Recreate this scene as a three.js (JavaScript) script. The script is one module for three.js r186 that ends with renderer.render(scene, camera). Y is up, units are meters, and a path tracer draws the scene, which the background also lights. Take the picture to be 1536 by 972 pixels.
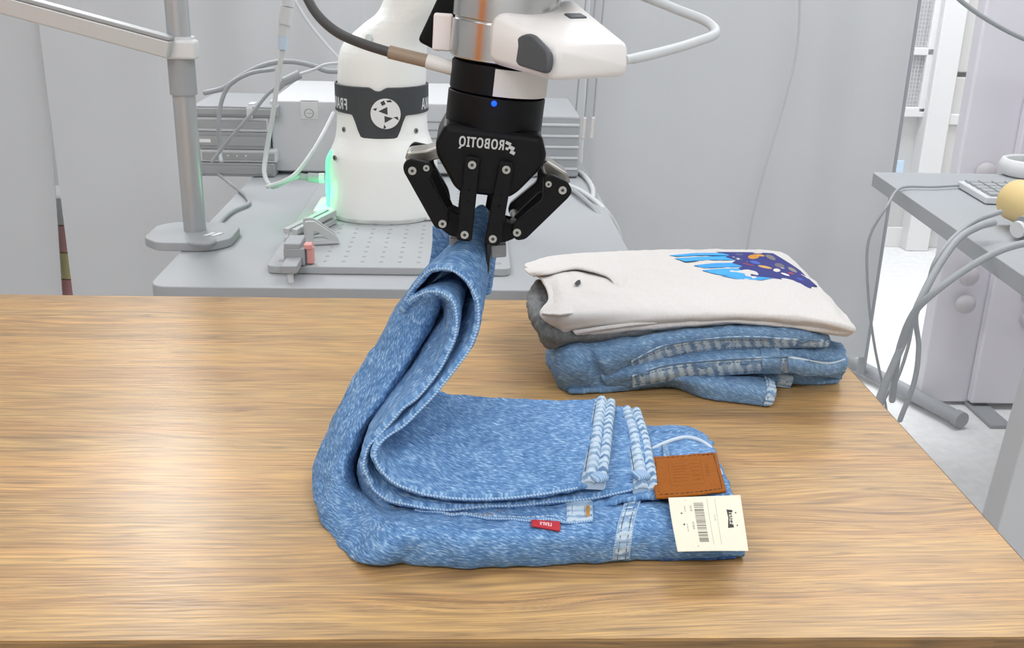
import * as THREE from 'three';
import { RoundedBoxGeometry } from 'three/addons/geometries/RoundedBoxGeometry.js';
import { ConvexGeometry } from 'three/addons/geometries/ConvexGeometry.js';
import { TextGeometry } from 'three/addons/geometries/TextGeometry.js';
import { FontLoader } from 'three/addons/loaders/FontLoader.js';
import { RectAreaLightUniformsLib } from 'three/addons/lights/RectAreaLightUniformsLib.js';
import { mergeGeometries, mergeVertices, toCreasedNormals } from 'three/addons/utils/BufferGeometryUtils.js';
import { createNoise2D, createNoise3D } from 'simplex-noise';

// ---------- camera, light, exposure ----------
const scene = new THREE.Scene();
const renderer = new THREE.WebGLRenderer({ antialias: true });
renderer.toneMapping = THREE.LinearToneMapping;
renderer.toneMappingExposure = 0.61;
renderer.shadowMap.enabled = true;
const camera = new THREE.PerspectiveCamera(34.9021, 1536 / 972, 0.05, 30);
camera.position.set(0, 1.2, 0);
camera.rotation.order = 'YXZ';
camera.rotation.set(-19.85 * Math.PI / 180, -2.71 * Math.PI / 180, 1.475 * Math.PI / 180);
scene.add(camera);
scene.background = new THREE.Color(0x20242a);
RectAreaLightUniformsLib.init();
const CEILING = 2.75;
// ceiling panels: [x, z, width, depth, intensity]
const PANELS = [
  [-1.0, -2.1, 1.2, 0.6, 6], [1.0, -2.1, 1.2, 0.6, 16], [-1.0, -0.5, 1.2, 0.6, 4], [1.0, -0.5, 1.2, 0.6, 5],
  [-1.0, 1.1, 1.2, 0.6, 25], [1.0, 1.1, 1.2, 0.6, 14], [1.6, -3.6, 1.2, 0.6, 30], [-1.0, -3.6, 1.2, 0.6, 10],
];

const LAMP = 29; // soft light panel at the upper left
// ---------- helpers ----------
function rng(seed) { let s = seed >>> 0; return () => { s = (s + 0x6d2b79f5) | 0; let t = Math.imul(s ^ (s >>> 15), 1 | s); t = (t + Math.imul(t ^ (t >>> 7), 61 | t)) ^ t; return ((t ^ (t >>> 14)) >>> 0) / 4294967296; }; }
const n2 = createNoise2D(rng(7)), n3 = createNoise3D(rng(11));
const clamp = (v, a, b) => Math.min(b, Math.max(a, v));
const sstep = (a, b, v) => { const t = clamp((v - a) / (b - a), 0, 1); return t * t * (3 - 2 * t); };
const lerp = (a, b, t) => a + (b - a) * t;
const V = (p) => new THREE.Vector3(p[0], p[1], p[2]);
function std(color, roughness = 0.6, extra = {}) { return new THREE.MeshStandardMaterial({ color, roughness, ...extra }); }
function phys(color, roughness = 0.5, extra = {}) { return new THREE.MeshPhysicalMaterial({ color, roughness, ...extra }); }
const names = new Map();
function numbered(name) { const k = names.get(name) || 0; names.set(name, k + 1); return k ? name + '_' + String(k).padStart(3, '0') : name; }
function soft(o) { o.castShadow = true; o.receiveShadow = true; return o; }
function tag(o, label, category, group) { o.userData.label = label; o.userData.category = category; if (group) o.userData.group = group; return o; }
function thing(name, label, category, position = [0, 0, 0], group) {
  const o = new THREE.Group(); o.name = numbered(name); o.position.set(...position); scene.add(o); return tag(o, label, category, group);
}
// a mesh from one or several geometries; geometry given in world axes is moved to the parent's own
function part(name, geometries, material, parent, label) {
  let list = Array.isArray(geometries) ? geometries : [geometries];
  if (list.length > 1) list = list.map((g) => { const h = g.index ? g.toNonIndexed() : g; for (const k of Object.keys(h.attributes)) if (!['position', 'normal', 'uv'].includes(k)) h.deleteAttribute(k); if (!h.attributes.uv) h.setAttribute('uv', new THREE.BufferAttribute(new Float32Array(h.attributes.position.count * 2), 2)); return h; });
  const g = list.length > 1 ? mergeGeometries(list) : list[0];
  const m = soft(new THREE.Mesh(g, material)); m.name = parent ? name : numbered(name);
  if (label) m.userData.label = label;
  (parent || scene).add(m); return m;
}
function inWorld(root, g) { root.updateMatrixWorld(true); return g.applyMatrix4(root.matrixWorld.clone().invert()); }
function struct(name, geometries, material, parent) { const m = part(name, geometries, material, parent); if (!parent) m.userData.kind = 'structure'; return m; }
function box(w, h, d, x = 0, y = 0, z = 0, r = 0.002, ry = 0) {
  const k = Math.min(r, w / 2.1, h / 2.1, d / 2.1);
  const g = k > 0 ? new RoundedBoxGeometry(w, h, d, 2, k) : new THREE.BoxGeometry(w, h, d);
  if (ry) g.rotateY(ry); g.translate(x, y, z); return g;
}
function cyl(r0, r1, h, x = 0, y = 0, z = 0, n = 32) { const g = new THREE.CylinderGeometry(r0, r1, h, n); g.translate(x, y, z); return g; }
// cylinder between two points
function rod(a, b, r0, r1 = r0, n = 20) {
  const A = V(a), B = V(b), d = B.clone().sub(A), g = new THREE.CylinderGeometry(r1, r0, d.length(), n);
  g.applyQuaternion(new THREE.Quaternion().setFromUnitVectors(new THREE.Vector3(0, 1, 0), d.clone().normalize()));
  const c = A.add(B).multiplyScalar(0.5); g.translate(c.x, c.y, c.z); return g;
}
function lathe(profile, n = 48) { return new THREE.LatheGeometry(profile.map((p) => new THREE.Vector2(p[0], p[1])), n); }
function tube(points, r, segments = 0, radial = 10) {
  const c = new THREE.CatmullRomCurve3(points.map(V), false, 'centripetal');
  const g = new THREE.TubeGeometry(c, segments || points.length * 12, r, radial, false), ends = [];
  for (const t of [0, 1]) { const p = c.getPoint(t), s = new THREE.SphereGeometry(r, radial, 6); s.translate(p.x, p.y, p.z); ends.push(s); }
  return [g, ...ends];
}
// flat outline in x/y extruded along z with a bevel, centred on z = 0
function plate(points, depth, bevel = 0.001, holes = []) {
  const s = new THREE.Shape(points.map((p) => new THREE.Vector2(p[0], p[1])));
  for (const [x, y, r] of holes) { const h = new THREE.Path(); h.absarc(x, y, r, 0, Math.PI * 2, true); s.holes.push(h); }
  const g = new THREE.ExtrudeGeometry(s, { depth: Math.max(depth - 2 * bevel, 1e-4), bevelEnabled: bevel > 0, bevelSize: bevel, bevelThickness: bevel, bevelSegments: 3, bevelOffset: -bevel, curveSegments: 24 });
  g.translate(0, 0, -Math.max(depth - 2 * bevel, 1e-4) / 2); return g;
}
// an outline with rounded corners
function rounded(points, r, steps = 5) {
  const out = [], n = points.length;
  for (let i = 0; i < n; i++) {
    const p = points[i], a = points[(i + n - 1) % n], b = points[(i + 1) % n], rr = Array.isArray(r) ? r[i] : r;
    const la = Math.hypot(a[0] - p[0], a[1] - p[1]), lb = Math.hypot(b[0] - p[0], b[1] - p[1]), k = Math.min(rr, la / 2.05, lb / 2.05);
    const s = [p[0] + (a[0] - p[0]) / la * k, p[1] + (a[1] - p[1]) / la * k], e = [p[0] + (b[0] - p[0]) / lb * k, p[1] + (b[1] - p[1]) / lb * k];
    for (let j = 0; j <= steps; j++) { const t = j / steps, u = 1 - t; out.push([u * u * s[0] + 2 * u * t * p[0] + t * t * e[0], u * u * s[1] + 2 * u * t * p[1] + t * t * e[1]]); }
  }
  return out;
}
// bar between two points of a plane, with round ends
function bar2(a, b, wa, wb = wa, n = 10) {
  const dx = b[0] - a[0], dy = b[1] - a[1], t = Math.atan2(dy, dx), out = [];
  for (let i = 0; i <= n; i++) { const q = t + Math.PI / 2 + Math.PI * i / n; out.push([a[0] + Math.cos(q) * wa, a[1] + Math.sin(q) * wa]); }
  for (let i = 0; i <= n; i++) { const q = t - Math.PI / 2 + Math.PI * i / n; out.push([b[0] + Math.cos(q) * wb, b[1] + Math.sin(q) * wb]); }
  return out;
}
// rings of points [ [x,y,z] ... ] joined to a skin, both ends capped
function ringSkin(rings, crease = 0.6) {
  const n = rings[0].length, pos = [], idx = [];
  rings.forEach((r) => r.forEach((p) => pos.push(...p)));
  for (let i = 0; i + 1 < rings.length; i++) for (let j = 0; j < n; j++) { const a = i * n + j, b = i * n + (j + 1) % n, c = a + n, d = b + n; idx.push(a, c, b, b, c, d); }
  for (const [i, flip] of [[0, 1], [rings.length - 1, 0]]) {
    const c = [0, 1, 2].map((k) => rings[i].reduce((s, p) => s + p[k], 0) / n), at = pos.length / 3; pos.push(...c);
    for (let j = 0; j < n; j++) { const a = i * n + j, b = i * n + (j + 1) % n; flip ? idx.push(at, a, b) : idx.push(at, b, a); }
  }
  const g = new THREE.BufferGeometry(); g.setAttribute('position', new THREE.Float32BufferAttribute(pos, 3)); g.setIndex(idx);
  g.setAttribute('uv', new THREE.Float32BufferAttribute(new Float32Array(pos.length / 3 * 2), 2));
  return toCreasedNormals(g, crease);
}
function smoothRows(rows, n) { // Catmull-Rom through rows of numbers
  const out = [], m = rows.length;
  for (let i = 0; i < n; i++) {
    const t = i / (n - 1) * (m - 1), k = Math.min(Math.floor(t), m - 2), f = t - k;
    const p0 = rows[Math.max(k - 1, 0)], p1 = rows[k], p2 = rows[k + 1], p3 = rows[Math.min(k + 2, m - 1)];
    out.push(p1.map((_, j) => 0.5 * (2 * p1[j] + (p2[j] - p0[j]) * f + (2 * p0[j] - 5 * p1[j] + 4 * p2[j] - p3[j]) * f * f + (3 * p1[j] - p0[j] - 3 * p2[j] + p3[j]) * f * f * f)));
  }
  return out;
}
function canvas(w, h, draw) { const c = document.createElement('canvas'); c.width = w; c.height = h; draw(c.getContext('2d'), w, h); const t = new THREE.CanvasTexture(c); t.colorSpace = THREE.SRGBColorSpace; t.anisotropy = 8; return t; }
function pixelsTexture(w, h, f, srgb = true) {
  const d = new Uint8Array(w * h * 4);
  for (let y = 0; y < h; y++) for (let x = 0; x < w; x++) { const c = f(x, y), o = (y * w + x) * 4; d[o] = clamp(c[0], 0, 255); d[o + 1] = clamp(c[1], 0, 255); d[o + 2] = clamp(c[2], 0, 255); d[o + 3] = 255; }
  const t = new THREE.DataTexture(d, w, h); t.magFilter = THREE.LinearFilter; t.minFilter = THREE.LinearMipmapLinearFilter; t.generateMipmaps = true; t.wrapS = t.wrapT = THREE.RepeatWrapping; if (srgb) t.colorSpace = THREE.SRGBColorSpace; t.needsUpdate = true; return t;
}
const font = await new FontLoader().loadAsync('fonts/droid/droid_sans_bold.typeface.json');
function lettering(text, size, depth, mirror) {
  const g = new TextGeometry(text, { font, size, depth, curveSegments: 4, bevelEnabled: false }); g.computeBoundingBox();
  const b = g.boundingBox; g.translate(-(b.min.x + b.max.x) / 2, -(b.min.y + b.max.y) / 2, 0);
  if (mirror) { // the whole photograph is a mirror image
    const p = g.attributes.position; for (let i = 0; i < p.count; i++) p.setX(i, -p.getX(i));
    for (let i = 0; i < p.count; i += 3) for (const a of Object.values(g.attributes)) for (let k = 0; k < a.itemSize; k++) { const s = a.getComponent(i + 1, k); a.setComponent(i + 1, k, a.getComponent(i + 2, k)); a.setComponent(i + 2, k, s); }
    g.computeVertexNormals();
  }
  return g;
}
// ---------- colours of the pale room ----------
const M = {
  wall: std(0xd9d9d6, 0.9), ceiling: std(0xe4e4e2, 0.95), white: std(0xe9e9e7, 0.55), trim: std(0xe6e6e4, 0.5),
  curtain: std(0xc9cbcd, 0.95), desk: std(0xa6a9ac, 0.62), deskEdge: std(0xaaadb0, 0.6), palePlastic: std(0x9fa2a5, 0.55), paleCase: std(0xd0d2d4, 0.6),
  lilac: std(0xe6e3ea, 0.8), knob: std(0xcbc7cb, 0.7), cable: std(0x9fa3a6, 0.55), cablePale: std(0xc8cbcc, 0.5), cableDark: std(0xa2a5a7, 0.55),
  board: std(0xa9acae, 0.5), hole: std(0x9b9ea0, 0.8), alu: std(0xc6c9c9, 0.42, { metalness: 0.35 }), paleWhite: std(0xdcdddd, 0.5), red: std(0xd99a94, 0.55), yellow: std(0xdcc388, 0.5),
};
const floorMap = pixelsTexture(512, 512, (x, y) => { const a = n2(x * 0.05, y * 0.05) * 4 + n2(x * 0.3, y * 0.3) * 4 + n2(x * 0.9 + 40, y * 0.9) * 3; return [234 + a, 234 + a, 233 + a]; });
floorMap.repeat.set(6, 6);
struct('floor', box(6.6, 0.1, 7.2, 0.1, -0.05, -1.2, 0), std(0xffffff, 0.85, { map: floorMap }));
struct('ceiling', box(6.6, 0.1, 7.2, 0.1, CEILING + 0.05, -1.2, 0), M.ceiling);
struct('wall_back', box(6.6, CEILING, 0.1, 0.1, CEILING / 2, -4.45, 0), M.wall);
struct('wall_front', box(6.6, CEILING, 0.1, 0.1, CEILING / 2, 2.05, 0), M.wall);
struct('wall_left', box(0.1, CEILING, 6.4, -2.95, CEILING / 2, -1.2, 0), M.wall);
struct('wall_right', box(0.1, CEILING, 6.4, 3.15, CEILING / 2, -1.2, 0), M.wall);
struct('baseboard_back', box(6, 0.09, 0.02, 0.1, 0.045, -4.39, 0.003), M.trim);

// door in the back wall: frame, panels, closing line
{
  const d = new THREE.Group(); d.name = 'door_1'; d.position.set(2.335, 0, -4.36); d.userData.kind = 'structure'; scene.add(d);
  part('frame', [box(0.1, 2.15, 0.09, -0.35, 1.075, 0, 0.006), box(0.1, 2.15, 0.09, 0.6, 1.075, 0, 0.006), box(1.05, 0.1, 0.09, 0.125, 2.1, 0, 0.006)], M.white, d);
  part('upper_panel', box(0.84, 1.28, 0.04, 0.125, 1.41, -0.01, 0.006), std(0xd6d5d1, 0.6), d);
  part('lower_panel', box(0.84, 0.66, 0.04, 0.125, 0.42, -0.01, 0.006), std(0xd8d7d3, 0.6), d);
  part('rail', box(0.84, 0.045, 0.055, 0.125, 0.575, 0, 0.006), M.white, d);
  part('handle', [box(0.012, 0.1, 0.012, 0.42, 1.0, 0.04, 0.004), box(0.05, 0.012, 0.03, 0.4, 1.02, 0.05, 0.004)], M.cableDark, d);
}
// mesh-screened window beside the door
{
  const w = new THREE.Group(); w.name = 'window_1'; w.position.set(1.79, 0, -4.38); w.userData.kind = 'structure'; scene.add(w);
  part('window_frame', [box(0.04, 1.5, 0.05, -0.2, 1.35, 0, 0.004), box(0.04, 1.5, 0.05, 0.14, 1.35, 0, 0.004), box(0.38, 0.04, 0.05, -0.03, 0.6, 0, 0.004), box(0.38, 0.03, 0.05, -0.03, 0.85, 0, 0.004), box(0.38, 0.04, 0.05, -0.03, 2.1, 0, 0.004)], M.white, w);
  part('pane', box(0.3, 1.46, 0.006, -0.03, 1.35, -0.012, 0.001), std(0xcfd0d2, 0.35), w);
  const wires = [];
  for (let i = 0; i < 22; i++) wires.push(box(0.002, 1.46, 0.002, -0.17 + i * 0.0135, 1.35, 0.006, 0));
  for (let i = 0; i < 90; i++) wires.push(box(0.3, 0.002, 0.002, -0.03, 0.63 + i * 0.0162, 0.006, 0));
  const mesh = part('wire_mesh', wires, std(0xe3e3e2, 0.6), w); mesh.userData.kind = 'stuff';
  part('screen_glow', box(0.14, 0.13, 0.012, 0.02, 0.33, 0.03, 0.003), std(0xc3d6e6, 0.3, { emissive: 0xaaccee, emissiveIntensity: 0.25 }), w).name = 'display_screen';
}
// ceiling light panels
PANELS.forEach(([x, z, w, d, power], i) => {
  const where = ['over the robot desk, left', 'over the robot desk, right', 'over the wood table, left', 'over the wood table, right', 'behind the camera, left', 'behind the camera, right', 'beyond the curtain, right', 'beyond the curtain, left'][i];
  const t = thing('ceiling_light', 'white rectangular ceiling light panel ' + where, 'ceiling light', [x, CEILING, z], 'ceiling light panels');
  part('frame', [box(w + 0.05, 0.03, 0.025, 0, -0.015, d / 2 + 0.0125, 0.003), box(w + 0.05, 0.03, 0.025, 0, -0.015, -d / 2 - 0.0125, 0.003), box(0.025, 0.03, d, w / 2 + 0.0125, -0.015, 0, 0.003), box(0.025, 0.03, d, -w / 2 - 0.0125, -0.015, 0, 0.003)], M.white, t);
  part('diffuser', box(w, 0.01, d, 0, -0.008, 0, 0), std(0xf4f4f0, 0.6, { emissive: 0xfafcff, emissiveIntensity: 1.2 }), t);
  const l = new THREE.RectAreaLight(0xf7faff, power, w, d); l.position.set(x, CEILING - 0.02, z); l.rotation.x = -Math.PI / 2; scene.add(l);
});

// soft light panel on its own stand, above the left edge of the picture: its reflection lies on the table top
{
  const t = thing('lamp', 'upright white soft light panel on a tall stand above the robot desk', 'lamp', [-0.74, 0, -2.42]);
  part('pole', cyl(0.014, 0.014, 1.86, -0.72, 0.95, 0, 20), M.palePlastic, t); part('foot', cyl(0.13, 0.14, 0.02, -0.72, 0.01, 0, 40), M.palePlastic, t); part('boom', rod([-0.74, 1.8, -0.03], [0.02, 1.74, -0.03], 0.011), M.palePlastic, t);
  const head = new THREE.Group(); head.name = 'head'; head.position.set(0, 1.7, 0.02); head.rotation.set(0.5, 0.36, 0, 'YXZ'); t.add(head);
  part('housing', box(0.26, 0.54, 0.03, 0, 0, -0.018, 0.006), M.palePlastic, head); part('diffuser', box(0.22, 0.5, 0.006, 0, 0, 0.001, 0.002), std(0xf6f6f2, 0.5, { emissive: 0xffffff, emissiveIntensity: 2.5 }), head);
  t.updateMatrixWorld(true); const l = new THREE.RectAreaLight(0xffffff, LAMP, 0.22, 0.5); l.position.copy(new THREE.Vector3(0, 0, 0.012).applyMatrix4(head.matrixWorld)); l.lookAt(new THREE.Vector3(0, 0, 1.0).applyMatrix4(head.matrixWorld)); scene.add(l);
}
// curtains on a rail: folds are real waves in the cloth
function curtain(label, x0, x1, z, seed, amp, lean = 0) {
  const t = thing('curtain', label, 'curtain', [x0, 0, z], 'dark grey backdrop curtains');
  const r = rng(seed), ks = [0, 1, 2, 3, 4].map(() => [6 + r() * 34, r() * 6.3, 0.3 + r() * 0.7]);
  const wave = (x, y) => ks.reduce((s, [k, p, a]) => s + a * Math.sin(k * x + p + 0.25 * y), 0) * amp * (0.55 + 0.45 * y / 2.4);
  const nx = 160, ny = 24, pos = [], uv = [], idx = [], w = x1 - x0, y0 = 0.1, y1 = 2.45, th = 0.004;
  for (const s of [1, -1]) for (let j = 0; j <= ny; j++) for (let i = 0; i <= nx; i++) {
    const u = i / nx, y = lerp(y0, y1, j / ny), x = u * w; pos.push(x + lean * (y - 1) * 0.02, y, wave(x, y) + s * th / 2); uv.push(x, y);
  }
  const n = (nx + 1) * (ny + 1), q = (a, b, c, d) => idx.push(a, b, c, b, d, c);
  for (let j = 0; j < ny; j++) for (let i = 0; i < nx; i++) { const a = j * (nx + 1) + i; q(a, a + 1, a + nx + 1, a + nx + 2); q(n + a + 1, n + a, n + a + nx + 2, n + a + nx + 1); }
  for (let i = 0; i < nx; i++) { q(i + 1, i, n + i + 1, n + i); const a = ny * (nx + 1) + i; q(a, a + 1, n + a, n + a + 1); }
  for (let j = 0; j < ny; j++) { const a = j * (nx + 1), b = a + nx; q(a, a + nx + 1, n + a, n + a + nx + 1); q(b + nx + 1, b, n + b + nx + 1, n + b); }
  const g = new THREE.BufferGeometry(); g.setAttribute('position', new THREE.Float32BufferAttribute(pos, 3)); g.setAttribute('uv', new THREE.Float32BufferAttribute(uv, 2)); g.setIndex(idx);
  part('cloth', toCreasedNormals(g, 0.9), M.curtain, t);
  const rings = []; for (let x = 0.06; x < w; x += 0.16) { const o = new THREE.TorusGeometry(0.036, 0.003, 8, 20); o.rotateY(Math.PI / 2); o.translate(x, 2.47, 0); rings.push(o); }
  part('rings', rings, M.alu, t);
}
curtain('dark grey curtain at the far left, left of the gap with the coloured boxes', -2.6, -1.102, -2.825, 3, 0.007, 3);
curtain('dark grey curtain behind the white robot arm and the stand', -1.102, 0.31, -2.79, 5, 0.008);
curtain('wide dark grey curtain right of the gripper, beside the bright doorway', 0.315, 1.175, -2.79, 9, 0.009);
{
  const t = thing('curtain_stand', 'grey metal stand carrying the curtains, its foot on the floor right of the wood table', 'stand', [0, 0, 0]);
  part('rail', rod([-2.65, 2.475, -2.805], [1.23, 2.475, -2.805], 0.011), M.alu, t);
  part('post', rod([1.19, 0.03, -2.83], [1.19, 2.475, -2.83], 0.013), M.palePlastic, t);
  part('foot', [rod([1.17, 0.03, -2.98], [1.345, 0.03, -2.52], 0.02), rod([1.345, 0.03, -2.52], [1.352, 0.03, -2.5], 0.023)], M.palePlastic, t);
  part('post', rod([-2.64, 0.03, -2.83], [-2.64, 2.475, -2.83], 0.017), M.palePlastic, t);
  part('foot', rod([-2.62, 0.03, -3.0], [-2.58, 0.03, -2.62], 0.02), M.palePlastic, t);
}
// tall orange locker behind the camera: the metal wrist ring mirrors it as an orange stripe
{
  const t = thing('locker', 'tall orange metal locker behind the camera, mirrored in the polished wrist ring', 'locker', [-1.78, 0, 0.38]); t.rotation.y = Math.PI * 0.694;
  const om = std(0xf08a28, 0.5);
  part('body', box(0.56, 1.9, 0.4, 0, 0.97, 0, 0.006), om, t); const dr = part('door', box(0.53, 1.8, 0.02, 0, 0.98, 0.211, 0.005), om, t);
  part('handle', box(0.02, 0.14, 0.02, 0.2, 1.0, 0.232, 0.005), M.alu, dr); part('plinth', box(0.5, 0.04, 0.34, 0, 0.02, 0, 0.004), M.cableDark, t);
}
// what shows through the gap of the curtains: a few coloured cartons on a rack
{
  const t = thing('rack', 'narrow pale rack of cartons seen through the gap between the left curtains', 'rack', [-1.2, 0, -2.97]);
  part('shelf', box(0.5, 0.02, 0.2, 0, 0.19, 0, 0.003), M.paleCase, t); part('back_panel', box(0.46, 1.16, 0.01, 0, 1.3, -0.0, 0.002), std(0xd4d6d8, 0.9), t); part('shelf', box(0.5, 0.02, 0.2, 0, 1.9, 0, 0.003), M.paleCase, t);
  for (const [x, z] of [[-0.24, 0.09], [0.24, 0.09], [-0.24, -0.09], [0.24, -0.09]]) part('post', box(0.02, 2, 0.02, x, 1, z, 0.002), M.paleCase, t);
  [['red', 0xcf9a98, -0.36], ['yellow', 0xd6cf9a, -0.28], ['pink', 0xd3a3a1, -0.2], ['white', 0xd8d8d6, -0.12]].forEach(([c, hex, y], i) => {
    tag(part('carton', box(0.3, 0.078, 0.17, -1.2, y + 0.6, -2.97, 0.003), std(hex, 0.6)), c + ' carton in the column seen through the left curtain gap', 'carton', 'cartons behind the curtain');
  });
}
// lilac partition behind the right desk
{
  const t = thing('partition', 'pale lilac partition panel with round knobs standing behind the right desk beside the doorway', 'partition', [1.77, 0, -2.66]);
  part('board', box(1.0, 2.1, 0.05, 0.03, 1.06, -0.03, 0.008), M.lilac, t);
  part('panel', box(0.86, 1.96, 0.03, 0.1, 1.0, 0.012, 0.006), std(0xe8e5ec, 0.8), t);
  part('foot', [box(0.06, 0.012, 0.3, -0.3, 0.006, 0, 0.003), box(0.06, 0.012, 0.3, 0.4, 0.006, 0, 0.003)], M.palePlastic, t);
  for (const [x, y] of [[-0.405, 0.4], [-0.4, 0.32], [-0.22, 0.35], [-0.21, 0.28], [-0.4, 0.68]]) { const k = new THREE.SphereGeometry(0.028, 20, 14); k.scale(1, 1, 0.6); k.translate(x, y, y > 0.5 ? 0.01 : 0.03); part('knob', k, M.knob, t); }
}
// ---------- the wood table ----------
const TOP = 0.75;
// oak laminate: one board print 1.5 m x 0.875 m; u runs along the grain
const WW = 2048, WH = 1024, BOARD = 1.5;
function woodTone(x, y) { // x, y in metres
  let wy = y - 0.035 * x * sstep(0.2, 0.02, y) + 0.007 * n2(x * 0.6, y * 3) + 0.0022 * n2(x * 2.2, y * 14 + 7) + 0.0005 * n2(x * 12, y * 80), eye = 0;
  for (const [cx, cy, s, e] of KNOTS) { const dx = (x - cx) / e, dy = y - cy, k = Math.exp(-(dx * dx + dy * dy) / 0.0012); wy -= dy * 0.72 * k * s; eye = Math.max(eye, k); }
  const band = n2(x * 0.35, wy * 13) * 0.6 + n2(x * 0.6 + 20, wy * 37) * 0.6;
  const line = Math.pow(0.5 + 0.5 * Math.sin((wy * 62 + 0.7 * n2(x * 0.5 + 3, wy * 9)) * 6.283), 4) * (0.5 * sstep(-0.3, 0.7, n2(x * 0.8 + 70, wy * 11)) + 1.7 * eye);
  const streak = n2(x * 3.5, wy * 120), fine = n2(x * 10, wy * 270), hair = n2(x * 15 + 50, wy * 430);
  const ridge = sstep(0.84, 0.99, 1 - Math.abs(n2(x * 3.2 + 9, wy * 105 + 30))) * sstep(-0.15, 0.5, n2(x * 2.2, wy * 40 + 60));
  const long = sstep(0.80, 0.97, 1 - Math.abs(n2(x * 0.9 + 2, wy * 64 + 11))) * sstep(-0.25, 0.45, n2(x * 0.7 + 40, wy * 9)) * (0.6 + 0.4 * n2(x * 9, wy * 200));
  const pore = sstep(0.5, 0.8, n2(x * 18 + 19, wy * 380 + 30)) * sstep(-0.2, 0.5, n2(x * 1.4, wy * 30 + 90));
  const comb = Math.pow(0.5 + 0.5 * Math.sin((wy * 205 + 0.9 * n2(x * 0.7 + 13, wy * 24)) * 6.283), 4) * (0.35 + 0.65 * sstep(-0.3, 0.6, n2(x * 1.3 + 80, wy * 17))) * (0.75 + 0.25 * n2(x * 12, wy * 240));
  return [band, line, streak, fine, hair, pore, Math.max(ridge, long), comb];
}
const KNOTS = [[-0.46, 0.655, 1, 4.5], [0.37, 0.2, 1.1, 2.6], [-0.75, 0.4, 1, 5], [-0.42, 0.31, 0.8, 3.5], [0.02, 0.075, 1.1, 2.4], [-0.6, 0.14, 0.6, 4]];
const woodHeight = new Float32Array(WW * WH);
const woodMap = pixelsTexture(WW, WH, (px, py) => {
  const x = (px / WW - 0.68) * BOARD, y = py / WH * 0.875, [band, line, streak, fine, hair, pore, ridge, comb] = woodTone(x, y);
  const t = 0.025 + 0.055 * band - 0.07 * line + 0.04 * streak + 0.09 * fine + 0.07 * hair - 0.11 * pore - 0.11 * ridge - 0.1 * comb;
  woodHeight[py * WW + px] = 0.6 + 0.25 * fine + 0.25 * hair - 0.4 * pore - 0.3 * ridge - 0.25 * comb;
  const pink = n2(x * 0.6 + 31, y * 24), k = 1 + t * 1.15;
  return [180 * k + 2 * pink, (143 - 2 * pink) * k - 1 * line, (96 - 2.5 * pink) * (0.3 + 0.7 * k) - 3 * line - 2 * ridge];
});
const woodBump = pixelsTexture(WW, WH, (px, py) => { const v = 255 * clamp(woodHeight[py * WW + px], 0, 1); return [v, v, v]; }, false);
const wood = phys(0xffffff, 0.36, { map: woodMap, bumpMap: woodBump, bumpScale: 0.0002, specularIntensity: 1 });
const woodEdge = phys(0xb4aa94, 0.5, { map: woodMap });
{
  const x0 = -1.15, x1 = 0.45, z0 = -1.3433, z1 = -0.599, w = x1 - x0, d = z1 - z0;
  const t = thing('table', 'wide wood-topped table with the jeans and the folded stack on it', 'table', [(x0 + x1) / 2, 0, (z0 + z1) / 2]);
  const top = new THREE.BoxGeometry(w - 0.002, 0.025, d - 0.002, 1, 1, 1); top.translate(0, TOP - 0.0125, 0);
  const p = top.attributes.position, uv = top.attributes.uv;
  for (let i = 0; i < p.count; i++) { const X = p.getX(i) + (x0 + x1) / 2, Z = p.getZ(i) + (z0 + z1) / 2; uv.setXY(i, X / BOARD + 0.68, (-Z - 0.599 + (TOP - p.getY(i))) / 0.875 + 0.01); }
  part('tabletop', top, wood, t);
  const strip = (gw, gd, x, z) => { const g = box(gw, 0.0245, gd, x, TOP - 0.0127, z, 0.0012), q = g.attributes.position, u = g.attributes.uv; for (let i = 0; i < q.count; i++) u.setXY(i, (q.getX(i) + (x0 + x1) / 2 + q.getZ(i)) / BOARD + 0.5, 0.35 + (TOP - q.getY(i)) / 0.875); return g; };
  part('edge_band', strip(w, 0.002, 0, d / 2), woodEdge, t); part('edge_band', strip(w, 0.002, 0, -d / 2), woodEdge, t);
  part('edge_band', strip(0.002, d, w / 2, 0), woodEdge, t); part('edge_band', strip(0.002, d, -w / 2, 0), woodEdge, t);
  const steel = std(0xb9bbbc, 0.45, { metalness: 0.4 });
  for (const sx of [-1, 1]) for (const sz of [-1, 1]) part('leg', box(0.04, TOP - 0.026, 0.04, sx * (w / 2 - 0.12), (TOP - 0.026) / 2, sz * (d / 2 - 0.09), 0.003), steel, t);
  part('frame', [box(w - 0.28, 0.04, 0.02, 0, TOP - 0.046, d / 2 - 0.09, 0.002), box(w - 0.28, 0.04, 0.02, 0, TOP - 0.046, -d / 2 + 0.09, 0.002)], steel, t);
}
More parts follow.
